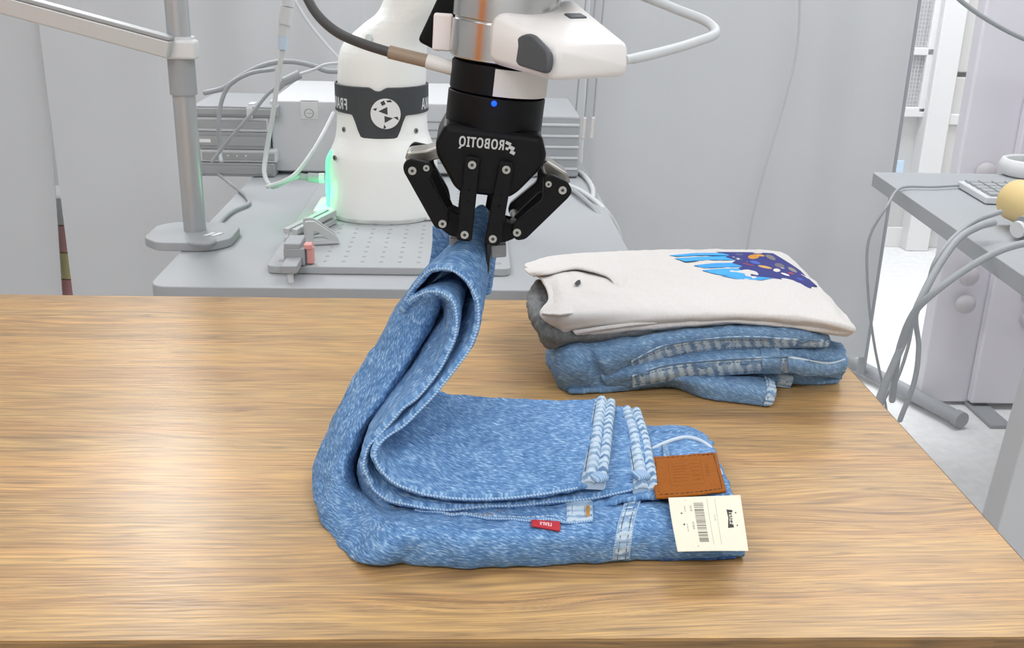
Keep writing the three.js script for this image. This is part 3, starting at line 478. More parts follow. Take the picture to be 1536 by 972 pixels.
{ // bar clamp at the corner of the plate, profile and bracket
  const t = thing('clamp', 'small pale clamp with a red jaw gripping the corner of the hole plate', 'clamp', [-.2541,.7625,-1.4632]);
  const add = (n, g, m, l) => part(n, [].concat(g).map((q) => inWorld(t, q)), m, t, l);
  const c = [-.2541,.7625,-1.4632];
  add('body', [box(0.03, 0.026, 0.03, c[0] + 0.004, c[1] + 0.014, c[2], 0.002), box(0.024, 0.008, 0.05, c[0] + 0.002, c[1] + 0.03, c[2] - 0.01, 0.002)], M.palePlastic);
  add('jaw', [box(0.01, 0.026, 0.014, c[0] + 0.026, c[1] + 0.014, c[2] + 0.0, 0.002), box(0.012, 0.008, 0.018, c[0] + 0.023, c[1] + 0.027, c[2], 0.002)], M.red, 'faded red jaw');
  add('screw', rod([c[0] + 0.004, 0.70, c[2] + 0.052], [c[0] + 0.004, 0.765, c[2] + 0.05], 0.0042), M.paleWhite);
  add('yoke', box(0.022, 0.012, 0.07, c[0] + 0.004, c[1] + 0.008, c[2] + 0.025, 0.002), M.palePlastic);
}
{
  const t = thing('profile', 'pale slotted aluminium profile lying beside the robot foot', 'profile', [-.2639,.7625,-1.6765]);
  const a = [-.2721,.7765,-1.5804], b = [-.2328,.7765,-1.6951];
  const bars = []; for (const [dx, dy] of [[-0.007, -0.007], [0.007, -0.007], [-0.007, 0.007], [0.007, 0.007], [0, 0]]) bars.push(box(0.009, 0.009, 0.14, dx, dy, 0, 0.001));
  const g = mergeGeometries(bars); g.rotateY(Math.atan2(a[0] - b[0], a[2] - b[2])); g.translate((a[0] + b[0]) / 2, 0.7745, (a[2] + b[2]) / 2 + 0.0);
  part('bar', inWorld(t, g), M.alu, t);
}
{
  const t = thing('bracket', 'pale triangular angle bracket leaning at the end of the aluminium profile', 'bracket', [-.2277,.7625,-1.5785]);
  const tri = rounded([[-0.026, 0.001], [0.026, 0.001], [0.022, 0.012], [-0.012, 0.038], [-0.026, 0.038]], 0.003);
  const s = new THREE.Shape(tri.map((p) => new THREE.Vector2(...p))); s.holes.push(new THREE.Path(rounded([[-0.015, 0.008], [0.01, 0.008], [-0.01, 0.024], [-0.015, 0.024]], 0.002).map((p) => new THREE.Vector2(...p))));
  for (const z of [-0.012, 0.012]) { const g = new THREE.ExtrudeGeometry(s, { depth: 0.004, bevelEnabled: true, bevelSize: 0.0006, bevelThickness: 0.0006, bevelSegments: 2 }); g.translate(0, 0, z - 0.002); g.rotateY(0.25); part('cheek', g, M.alu, t); }
  const f = box(0.05, 0.004, 0.03, 0, 0.003, 0, 0.001, 0.25); part('sole', f, M.alu, t);
}
// cables over the robot desk
const wire = (label, pts, r, m = M.cable, cat = 'cable') => tag(part('cable', tube(pts, r, pts.length * 14, 10), m), label, cat, 'cables round the robot');
wire('pale cable hanging straight down from the clear plug, bending to the robot connector', [[-.309,1.0404,-1.78], [-.3177,.9991,-1.78], [-.333,.9212,-1.78], [-.3465,.8618,-1.78], [-.3468,.8312,-1.76], [-.3317,.815,-1.74], [-.3076,.8226,-1.76], [-.2862,.829,-1.77]], 0.0042, M.cablePale);
{
  const t = thing('connector', 'clear and blue cable connector hanging above the stack of devices', 'connector', [-.3018,1.0959,-1.78]);
  const add = (n, g, m) => part(n, [].concat(g).map((q) => inWorld(t, q)), m, t);
  add('body', [rod([-.2906,1.1481,-1.78], [-.2968,1.1086,-1.78], 0.0105), rod([-.298,1.1064,-1.78], [-.3038,1.0789,-1.78], 0.0115), rod([-.3038,1.0789,-1.78], [-.3069,1.0598,-1.78], 0.009)], M.cablePale);
  add('collar', rod([-.3069,1.0598,-1.78], [-.3091,1.0383,-1.78], 0.0085), std(0xbccbda, 0.45));
}
{
  const t = thing('connector', 'grey round connector plugged into the left side of the robot base', 'connector', [-.2658,.8258,-1.77]);
  const add = (n, g, m) => part(n, [].concat(g).map((q) => inWorld(t, q)), m, t);
  add('body', [rod([-.2919,.8277,-1.77], [-.2738,.8257,-1.77], 0.0058), rod([-.2749,.8257,-1.77], [-.2555,.8248,-1.77], 0.0082)], M.cableDark); add('nut', rod([-.2555,.8248,-1.77], [-.2464,.825,-1.77], 0.0088), M.paleWhite);
}
wire('pale cable rising from the bend up to the logo band of the robot', [[-.3345,.8193,-1.72], [-.3121,.8245,-1.74], [-.2958,.832,-1.76], [-.2733,.8594,-1.8], [-.257,.8891,-1.86], [-.2444,.9165,-1.9]], 0.0038, M.cablePale);
wire('thick grey cable arching over the devices to the robot column', [[-.5112,.9279,-2.06], [-.4759,.9375,-2.06], [-.4397,.961,-2.06], [-.3924,.9834,-2.06], [-.3486,.9906,-2.06], [-.3029,.984,-2.06], [-.275,.9744,-2.06], [-.2429,.9738,-2.06]], 0.0052);
wire('grey cable dropping in a bow in front of the devices', [[-.3721,.9782,-2.03], [-.4166,.9698,-2.03], [-.4559,.9478,-2.03], [-.4731,.9186,-2.03], [-.4826,.8738,-2.03], [-.4837,.822,-2.03], [-.4757,.8043,-2]], 0.0042);
wire('grey cable running diagonally up to the barrel plug', [[-.4885,.8093,-1.98], [-.4515,.8532,-1.98], [-.4018,.908,-1.98], [-.3713,.942,-1.98], [-.347,.9572,-1.98]], 0.0034);
{
  const t = thing('barrel_plug', 'grey ribbed barrel plug in front of the controller box', 'plug', [-.3317,.9672,-1.98]);
  const add = (n, g, m) => part(n, [].concat(g).map((q) => inWorld(t, q)), m, t);
  add('grip', rod([-.3431,.9621,-1.98], [-.314,.9761,-1.98], 0.0085), M.cable); add('neck', rod([-.3598,.9483,-1.98], [-.3431,.9621,-1.98], 0.0072), M.cableDark);
}
wire('thin cable from the barrel plug to the robot column', [[-.314,.9761,-1.98], [-.2865,.9852,-1.98], [-.2664,.9941,-1.98], [-.2367,.9983,-1.98]], 0.0028, M.cablePale);
wire('grey cable lying across the back of the desk', [[-.5466,.756,-2.1088], [-.5326,.756,-2.1647], [-.4829,.756,-2.2264], [-.4012,.756,-2.2483], [-.3178,.756,-2.2183], [-.2725,.756,-2.2594]], 0.004, M.cable);
wire('grey cable zigzagging on the desk in front of the pole', [[-.5306,.755,-2.1558], [-.4702,.755,-2.0355], [-.4134,.755,-1.9159], [-.4003,.755,-1.8626], [-.4156,.755,-1.8103], [-.4195,.755,-1.7332], [-.4064,.755,-1.6458], [-.396,.768,-1.5425], [-.4239,.768,-1.5449]], 0.0034);
wire('thin pale cable rising behind the robot to the top of the picture', [[-.3768,1.1062,-2.3], [-.3456,1.0528,-2.3], [-.3119,1.0095,-2.3], [-.2749,.9685,-2.3]], 0.0036, M.cablePale);
wire('pale cable looping off the right side of the robot desk, upper one', [[.1396,.756,-2.1629], [.2016,.756,-2.2619], [.2398,.756,-2.1991], [.2524,.756,-2.0526], [.2441,.756,-1.9558]], 0.005, M.cablePale);
wire('pale cable looping off the right side of the robot desk, middle one', [[.1531,.756,-2.1098], [.199,.757,-2.0631], [.233,.757,-1.9739], [.2613,.7433,-1.9], [.2834,.7125,-1.9], [.2977,.6666,-1.9], [.3053,.6063,-1.9]], 0.005, M.cablePale);
wire('pale cable looping off the right side of the robot desk, lower one', [[.1392,.756,-2.0197], [.194,.756,-2.0359], [.2255,.757,-1.9275], [.2491,.7401,-1.84], [.2766,.6923,-1.84], [.2936,.6382,-1.84]], 0.0045, M.cable);
[['left one of three thin cables with pale tips on the curtain behind the gripper', 861, 866], ['middle one of three thin cables with pale tips on the curtain behind the gripper', 874.5, 879], ['right one of three thin cables with pale tips on the curtain behind the gripper', 888, 893]].forEach(([label], i) => {
  const A = [[[.2834,.8938,-2.7], [.2792,.795,-2.7], [.2762,.7464,-2.7]], [[.3073,.8977,-2.7], [.3036,.7954,-2.7], [.3007,.7468,-2.7]], [[.3295,.9015,-2.7], [.3263,.7959,-2.7], [.3235,.7472,-2.7]]][i];
  const t = thing('hanging_cable', label, 'cable', A[1], 'thin cables with pale tips');
  const up = [A[0][0] + 0.03, 1.6, -2.72], hook = [A[0][0] + 0.04, 2.46, -2.76];
  part('wire', tube([hook, up, A[0], A[1]], 0.0022, 60).map((g) => inWorld(t, g)), M.cable, t);
  part('tip', tube([A[1], A[2]], 0.0052, 6).map((g) => inWorld(t, g)), std(0xd8d3d0, 0.5), t);
});
wire('thin pale cable hanging down the wide right curtain', [[.8303,1.1981,-2.72], [.8485,1.0038,-2.72], [.8387,.894,-2.72], [.8129,.7454,-2.72], [.7914,.628,-2.72], [.7784,.5262,-2.72], [.7724,.4219,-2.72], [.7721,.2953,-2.72]], 0.003, std(0xbcbfc0, 0.7));

// ---------- the right desk ----------
{
  const t = thing('desk', 'grey desk at the right with keyboard and monitor, its corner towards the table', 'desk', [1.25, 0, -1.8]);
  const o = [[0.917, -2.283], [0.8335, -1.18], [1.75, -1.11], [1.83, -2.29]];
  const g = plate(rounded(o.map(([x, z]) => [x - 1.25, -(z + 1.8)]), 0.012), 0.03, 0.0015); g.rotateX(-Math.PI / 2); g.translate(0, 0.735, 0); part('desktop', g, M.desk, t);
  const leg = plate([[.7943,.7435,-1.3], [.7721,.4194,-1.3], [.765,.2195,-1.3], [.8915,.2189,-1.3], [.8785,.7444,-1.3]].map((p) => [p[0] - 1.25, p[1]]), 0.05, 0.003); leg.translate(0, 0, 0.5); part('leg', leg, std(0xbcbdbf, 0.6), t);
  part('leg', box(0.05, 0.72, 0.06, 0.5, 0.36, 0.55, 0.003), M.palePlastic, t); part('leg', box(0.05, 0.72, 0.06, 0.5, 0.36, -0.42, 0.003), M.palePlastic, t);
  part('foot', box(0.1, 0.17, 0.05, [.8212,.2558,-1.3][0] - 1.25, 0.085, 0.5, 0.003), std(0xacadaf, 0.6), t);
}
{
  const a = [1.0414,.757,-2.125], b = [1.0272,.757,-1.9688];
  const t = thing('keyboard', 'grey keyboard on the right desk in front of the monitor', 'keyboard', [a[0], 0.7505, a[2]]);
  const dx = b[0] - a[0], dz = b[2] - a[2], rot = Math.atan2(-(-dx), dz); t.rotation.y = Math.atan2(dx, dz);
  const depth = Math.hypot(dx, dz), w = 0.42; // local z runs from the far edge to the near edge, x along the rows
  part('case', box(w, 0.014, depth, w / 2, 0.008, depth / 2, 0.003), M.paleCase, t);
  for (let j = 0; j < 5; j++) for (let i = 0; i < 15; i++) part('key', box(0.022, 0.006, depth / 5 * 0.72, 0.022 + i * 0.027, 0.0175, depth * (0.12 + j * 0.19), 0.0015), M.cableDark, t);
}
{
  const c = [1.2566,.752,-2.2704];
  const t = thing('monitor', 'dark-edged monitor on a white round stand at the right picture edge', 'monitor', [c[0] + 0.02, 0.7505, c[2]]);
  part('stand_ring', lathe([[0.055, 0.0], [0.066, 0.004], [0.07, 0.022], [0.064, 0.036], [0.058, 0.038], [0.052, 0.034], [0.05, 0.01], [0.055, 0.0]], 64), std(0xdedfdf, 0.45), t);
  part('neck', box(0.04, 0.3, 0.02, 0.03, 0.16, -0.035, 0.004), M.paleWhite, t);
  const s = box(0.5, 0.31, 0.022, 0.245, 0.205, 0.0, 0.006); part('panel', s, std(0x9c9ea1, 0.5), t); part('screen', box(0.48, 0.29, 0.003, 0.245, 0.205, 0.0115, 0.001), std(0x8f9194, 0.3), t);
}
{
  const c = [.9534,.752,-1.7281];
  const t = thing('adapter', 'yellow and grey power adapter lying on the right desk', 'adapter', [c[0] + 0.02, 0.7505, c[2]]);
  const g = new THREE.CylinderGeometry(0.036, 0.038, 0.1, 40, 1, false); g.rotateX(Math.PI / 2); g.scale(1, 1.0, 1); g.translate(0.028, 0.046, -0.03); part('hood', g, M.yellow, t, 'yellow rounded hood');
  part('plug', [rod([-0.012, 0.022, 0.03], [0.03, 0.03, 0.01], 0.02), rod([-0.022, 0.02, 0.034], [-0.006, 0.022, 0.028], 0.013)], M.palePlastic, t);
  part('ring', rod([-0.026, 0.0195, 0.0355], [-0.02, 0.0205, 0.033], 0.0145), M.paleWhite, t);
}
const cord = (label, pts, r, m = M.cable) => tag(part('cable', tube(pts, r, pts.length * 14, 10), m), label, 'cable', 'cables at the right desk');
cord('thin keyboard cable hanging over the left edge of the right desk', [[1.0442,.757,-2.1186], [.9788,.757,-2.1007], [.92,.757,-2.0964], [.8824,.757,-2.0554], [.8347,.7406,-1.98], [.8122,.6911,-1.98], [.8079,.655,-1.98], [.8265,.5444,-1.98], [.8541,.4418,-1.98], [.8795,.3664,-1.98], [.9078,.2733,-1.98]], 0.0028);
cord('thick cable from the yellow adapter curving down beside the wood table', [[.8973,.7852,-1.68], [.8626,.7828,-1.66], [.81,.7698,-1.62], [.7651,.733,-1.58], [.7315,.6855,-1.55], [.713,.6069,-1.55], [.6948,.5354,-1.55], [.6778,.4496,-1.55]], 0.0062);
cord('thinner cable beside the thick one, from the yellow adapter', [[.9161,.7992,-1.7], [.8644,.787,-1.68], [.7936,.7604,-1.62], [.769,.735,-1.6], [.764,.697,-1.6], [.7517,.6477,-1.6], [.7658,.588,-1.6], [.7687,.5268,-1.6], [.7548,.4513,-1.6]], 0.0045);
cord('grey cable sweeping in from the right picture edge under the adapter', [[.9194,.8124,-1.5], [.8592,.7989,-1.5], [.8198,.7856,-1.5], [.7746,.7572,-1.5], [.7269,.7154,-1.5], [.7116,.6775,-1.52], [.7108,.6068,-1.55], [.7349,.4891,-1.6]], 0.0056);
cord('thin cable loop hanging low right of the wood table', [[.7954,.603,-1.7], [.7942,.5496,-1.7], [.7834,.4845,-1.7], [.7693,.4553,-1.7], [.7539,.3906,-1.7]], 0.003);
cord('grey cable crossing the top right corner in front of the lilac partition', [[.9514,1.1794,-2.2], [1.0162,1.1285,-2.2], [1.0826,1.0901,-2.2], [1.1729,1.0517,-2.2], [1.295,1.0201,-2.2]], 0.0048);
// ---------- cloth ----------
// rows[station][rail] = point. Returns { geometry, at(u, v) -> [point, normal] }; th = thickness, fn(u, v, p) = extra height, uvs in metres / tile
function cloth(rows, o = {}) {
  const { nu = 140, nv = 48, th = 0.003, wrinkle = 0.0006, freq = 40, seed = 0, fn, tile = 0.3, swap = false, mirror = 1, edge = 4, taper } = o;
  const R = rows[0].length;
  const across = rows.map((r) => smoothRows(r, nv).flat()), grid = smoothRows(across, nu);
  const P = (i, j) => [grid[i][j * 3], grid[i][j * 3 + 1], grid[i][j * 3 + 2]];
  const normals = [];
  const nrm = (i, j, Q) => {
    const a = Q(Math.max(i - 1, 0), j), b = Q(Math.min(i + 1, nu - 1), j), c = Q(i, Math.max(j - 1, 0)), d = Q(i, Math.min(j + 1, nv - 1));
    const ux = b[0] - a[0], uy = b[1] - a[1], uz = b[2] - a[2], vx = d[0] - c[0], vy = d[1] - c[1], vz = d[2] - c[2];
    const n = [uy * vz - uz * vy, uz * vx - ux * vz, ux * vy - uy * vx], l = Math.hypot(...n) || 1; return n.map((k) => k / l);
  };
  const side = o.flip ? -1 : 1;
  for (let i = 0; i < nu; i++) for (let j = 0; j < nv; j++) normals.push(nrm(i, j, P).map((k) => k * side));
  const N0 = (i, j) => normals[i * nv + j];
  const D = []; // displaced middle surface
  for (let i = 0; i < nu; i++) for (let j = 0; j < nv; j++) {
    const p = P(i, j), n = N0(i, j), u = i / (nu - 1), v = j / (nv - 1);
    const h = wrinkle * (n3(p[0] * freq + seed, p[1] * freq, p[2] * freq) + 0.5 * n3(p[0] * freq * 2.7 + seed, p[1] * freq * 2.7 + 9, p[2] * freq * 2.7)) + (fn ? fn(u, v, p) : 0);
    D.push([p[0] + n[0] * h, p[1] + n[1] * h, p[2] + n[2] * h]);
  }
  const Q = (i, j) => D[i * nv + j];
  // arc lengths for the uv
  const su = [0], sv = [0], mj = nv >> 1, mi = nu >> 1, dist = (a, b) => Math.hypot(a[0] - b[0], a[1] - b[1], a[2] - b[2]);
  for (let i = 1; i < nu; i++) { let d = 0; for (const j of [nv >> 2, mj, (3 * nv) >> 2]) d += dist(Q(i, j), Q(i - 1, j)); su.push(su[i - 1] + d / 3); }
  for (let j = 1; j < nv; j++) { let d = 0; for (const i of [nu >> 2, mi, (3 * nu) >> 2]) d += dist(Q(i, j), Q(i, j - 1)); sv.push(sv[j - 1] + d / 3); }
  const pos = [], uv = [], idx = [], ring = 2 * nv + 2 * edge;
  const put = (i, shrink, push) => {
    const t = th * (taper ? taper(i / (nu - 1)) : 1) / 2 * shrink;
    const line = (j, k, out) => { // k = cos, out = sin
      const p = Q(i, j), n = N0(i, j), q = Q(i, j === 0 ? 1 : j === nv - 1 ? nv - 2 : j), e = [p[0] - q[0], p[1] - q[1], p[2] - q[2]], l = Math.hypot(...e) || 1, w = Q(Math.min(Math.max(i + (i === 0 ? 1 : -1), 0), nu - 1), j), f = [p[0] - w[0], p[1] - w[1], p[2] - w[2]], m = Math.hypot(...f) || 1;
      for (let c = 0; c < 3; c++) pos.push(p[c] + n[c] * t * k + e[c] / l * t * out + f[c] / m * push * th / 2);
      if (pos[pos.length - 2] < 0.7504) pos[pos.length - 2] = 0.7504; // cloth lies on the table top
      const a = su[i] / tile, b = (sv[j] + (k < 0 ? -1 : 1) * out * t * 0.0) / tile * mirror; uv.push(swap ? b : a, swap ? a : b);
    };
    for (let j = 0; j < nv; j++) line(j, 1, 0);
    for (let k = 1; k <= edge; k++) { const a = k / (edge + 1) * Math.PI; line(nv - 1, Math.cos(a), Math.sin(a)); }
    for (let j = nv - 1; j >= 0; j--) line(j, -1, 0);
    for (let k = 1; k <= edge; k++) { const a = Math.PI - k / (edge + 1) * Math.PI; line(0, Math.cos(a), Math.sin(a)); }
  };
  const caps = [[0.02, 1], [0.5, 0.87], [0.87, 0.5]];
  let rings = 0;
  for (const [s, p] of caps) { put(0, s, p); rings++; }
  for (let i = 0; i < nu; i++) { put(i, 1, 0); rings++; }
  for (const [s, p] of caps.slice().reverse()) { put(nu - 1, s, p); rings++; }
  for (let i = 0; i + 1 < rings; i++) for (let j = 0; j < ring; j++) { const a = i * ring + j, b = i * ring + (j + 1) % ring, c = a + ring, d = b + ring; side > 0 ? idx.push(a, c, b, b, c, d) : idx.push(a, b, c, b, d, c); }
  const g = new THREE.BufferGeometry(); g.setAttribute('position', new THREE.Float32BufferAttribute(pos, 3)); g.setAttribute('uv', new THREE.Float32BufferAttribute(uv, 2)); g.setIndex(idx); g.computeVertexNormals();
  const at = (u, v) => {
    const x = clamp(u, 0, 1) * (nu - 1), y = clamp(v, 0, 1) * (nv - 1), i = Math.min(Math.floor(x), nu - 2), j = Math.min(Math.floor(y), nv - 2), f = x - i, k = y - j;
    const mixed = (F) => { const a = F(i, j), b = F(i + 1, j), c = F(i, j + 1), d = F(i + 1, j + 1); return [0, 1, 2].map((m) => lerp(lerp(a[m], b[m], f), lerp(c[m], d[m], f), k)); };
    return [mixed(Q), mixed(N0)];
  };
  return { geometry: g, at, th, on: (u, v, h = 0) => { const [p, n] = at(u, v); return p.map((c, i) => c + n[i] * (th / 2 + h)); } };
}
// a patch of cloth lying on another cloth: us x vs grid of places
function patchOn(base, us, vs, lift, o = {}) { return cloth(us.map((u, i) => vs.map((v) => base.on(u, typeof v === 'function' ? v(u, i) : v, lift))), { nu: 60, nv: 24, th: 0.0014, wrinkle: 0, ...o }); }
// a closed profile swept along stations: prof(u) -> [[across, up] ...] about each station, across = direction a, up = direction b
function swept(stations, dirs, prof, n, o = {}) {
  const line = smoothRows(stations, n), ds = smoothRows(dirs, n), pos = [], uv = [], idx = []; let len = 0, m = 0;
  for (let i = 0; i < n; i++) {
    const u = i / (n - 1), p = line[i], d = V(ds[i]).normalize(), q = line[Math.min(i + 1, n - 1)], r = line[Math.max(i - 1, 0)], tan = new THREE.Vector3(q[0] - r[0], q[1] - r[1], q[2] - r[2]).normalize(), up = new THREE.Vector3().crossVectors(tan, d).normalize(); if (up.y < 0) up.negate();
    if (i) len += Math.hypot(...p.map((c, k) => c - line[i - 1][k]));
    const pr = prof(u); m = pr.length; let w = 0;
    pr.forEach(([x, y], k) => { pos.push(p[0] + d.x * x + up.x * y, p[1] + d.y * x + up.y * y, p[2] + d.z * x + up.z * y); if (k) w += Math.hypot(x - pr[k - 1][0], y - pr[k - 1][1]); uv.push(o.swap ? w / (o.tile || 0.12) : len / (o.tile || 0.12), o.swap ? len / (o.tile || 0.12) : w / (o.tile || 0.12)); });
  }
  for (let i = 0; i + 1 < n; i++) for (let k = 0; k < m; k++) { const a = i * m + k, b = i * m + (k + 1) % m, c = a + m, d = b + m; idx.push(a, c, b, b, c, d); }
  for (const i of [0, n - 1]) { const at = pos.length / 3, c = [0, 0, 0]; for (let k = 0; k < m; k++) for (let q = 0; q < 3; q++) c[q] += pos[(i * m + k) * 3 + q] / m; pos.push(...c); uv.push(0, 0); for (let k = 0; k < m; k++) { const a = i * m + k, b = i * m + (k + 1) % m; i ? idx.push(at, a, b) : idx.push(at, b, a); } }
  const g = new THREE.BufferGeometry(); g.setAttribute('position', new THREE.Float32BufferAttribute(pos, 3)); g.setAttribute('uv', new THREE.Float32BufferAttribute(uv, 2)); g.setIndex(idx); g.computeVertexNormals(); return g;
}
// rope seam: a tube with uv in metres along it
function rope(points, r, n = 160, tile = 0.0052) {
  const c = new THREE.CatmullRomCurve3(points.map(V), false, 'centripetal'), g = new THREE.TubeGeometry(c, n, r, 8, false), L = c.getLength(), uv = g.attributes.uv;
  for (let i = 0; i < uv.count; i++) uv.setXY(i, uv.getX(i) * L / tile, uv.getY(i));
  return g;
}
// sewing thread: short stitches along a line lying on cloth
function stitches(points, len = 0.0026, gap = 0.0012, r = 0.0004) {
  const c = new THREE.CatmullRomCurve3(points.map(V), false, 'centripetal'), L = c.getLength(), out = [];
  for (let s = 0; s + len < L; s += len + gap) { const a = c.getPointAt(s / L), b = c.getPointAt((s + len) / L); out.push(rod(a.toArray(), b.toArray(), r, r, 5)); }
  return out;
}
// denim: indigo warp along u with worn white flecks, twill lines across
const DN = 1024;
const tileNoise = (f, s) => { const k = f; return (x, y, sx, sy) => n3(Math.cos(x * 6.2832) * sx / 6.2832 + s, Math.sin(x * 6.2832) * sx / 6.2832, y * sy) ; };
const denimHeight = new Float32Array(DN * DN);
function denimTexture(dark, mid, light, fleck, seed, store) { // 0.3 m of cloth, worn flecks lie slanted to the warp
  const t0 = pixelsTexture(DN, DN, (x, y) => {
    const u = x / DN, v = y / DN, a = u + 0.34 * v, b = v - 0.34 * u, a2 = u + 0.5 * v, b2 = v - 0.5 * u;
    const cloud = n2(u * 9 + seed, v * 11) * 0.5 + n2(u * 26 + seed, v * 30 + 5) * 0.5, warp = n2(u * 55 + seed, v * 210);
    const f1 = n2(a * 28 + seed, b * 135), f2 = n2(a2 * 44 + seed + 30, b2 * 190), big = n2(a * 13 + seed + 60, b * 58), tw = Math.sin((u * 190 + v * 150) * 6.2832);
    const fl = sstep(0.05, 0.75, f1 * 0.75 + f2 * 0.4 + 0.12 * cloud) + 0.5 * sstep(0.35, 0.8, big), low = sstep(0.1, 0.8, -f1 * 0.7 - f2 * 0.4);
    const t = clamp(0.44 + 0.13 * cloud + 0.07 * warp + 0.03 * tw + fleck * (0.42 * fl - 0.26 * low), 0, 1);
    if (store) denimHeight[y * DN + x] = clamp(0.4 + 0.12 * tw + 0.1 * warp + 0.35 * fl - 0.2 * low, 0, 1);
    return t < 0.5 ? [0, 1, 2].map((i) => lerp(dark[i], mid[i], t * 2)) : [0, 1, 2].map((i) => lerp(mid[i], light[i], t * 2 - 1));
  });
  t0.wrapS = t0.wrapT = THREE.MirroredRepeatWrapping; return t0;
}
const denimMap = denimTexture([44, 82, 130], [100, 142, 188], [184, 209, 232], 0.78, 3, true);
const stackMap = denimTexture([78, 110, 146], [120, 152, 184], [190, 210, 226], 0.6, 40, false);
const denimBump = pixelsTexture(DN, DN, (x, y) => { const v = 255 * denimHeight[y * DN + x]; return [v, v, v]; }, false);
denimBump.wrapS = denimBump.wrapT = THREE.MirroredRepeatWrapping;
const ropeMap = pixelsTexture(64, 64, (x, y) => { const k = 0.5 + 0.5 * Math.sin((x / 64 * 2 + y / 64) * 6.2832), n = 14 * n2(x * 0.3, y * 0.3); return [lerp(108, 182, k) + n, lerp(146, 204, k) + n, lerp(188, 224, k) + n]; });
// pale puckers of worn double seams: light ridges, blue hollows
const puckMap = pixelsTexture(512, 256, (x, y) => { const q = x / 512 * 8 + 0.22 * n2(y * 0.018, 3) + 0.12 * n2(x * 0.03, y * 0.06), c = Math.floor(q), f = q - c, wide = 0.34 + 0.12 * n2(c * 5.3, 8) + 0.1 * n2(c * 3.1, y * 0.03), k = 1 - sstep(wide, wide * 0.35, Math.abs(f - 0.5)) * (0.55 + 0.35 * n2(c * 7.7 + 2, 4 + y * 0.012)), n = 13 * n2(x * 0.1, y * 0.35) + 9 * n2(x * 0.35, y * 0.35); return [lerp(72, 186, k) + n, lerp(108, 204, k) + n, lerp(150, 218, k) + n]; });
const cloudMap = pixelsTexture(256, 256, (x, y) => { const n = 5 * n2(x * 0.35, y * 0.35) + 4 * n2(x * 0.11, y * 0.02); return [240 + n, 238 + n, 236 + n]; });
const D = {
  hem: std(0xffffff, 0.95, { map: puckMap }),
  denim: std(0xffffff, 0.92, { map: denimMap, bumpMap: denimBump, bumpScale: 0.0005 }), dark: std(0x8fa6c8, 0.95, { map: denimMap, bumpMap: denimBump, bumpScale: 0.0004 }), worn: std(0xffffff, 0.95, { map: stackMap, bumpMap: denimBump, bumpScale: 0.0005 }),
  stack: std(0xf2f6fa, 0.95, { map: stackMap, bumpMap: denimBump, bumpScale: 0.0005 }), rope: std(0xffffff, 0.95, { map: ropeMap }), tan: std(0xb98a4a, 0.8), thread: std(0x5d6675, 0.85), pale: std(0xc6d3de, 0.9),
};
// ---------- the jeans being folded ----------
const jeans = thing('jeans', 'blue jeans with a brown leather patch, one fold lifted by the black gripper', 'jeans', [0.04, TOP, -0.8]);
const jp = (name, g, m, parent, label) => part(name, [].concat(g).map((q) => inWorld(jeans, q)), m, parent || jeans, label);
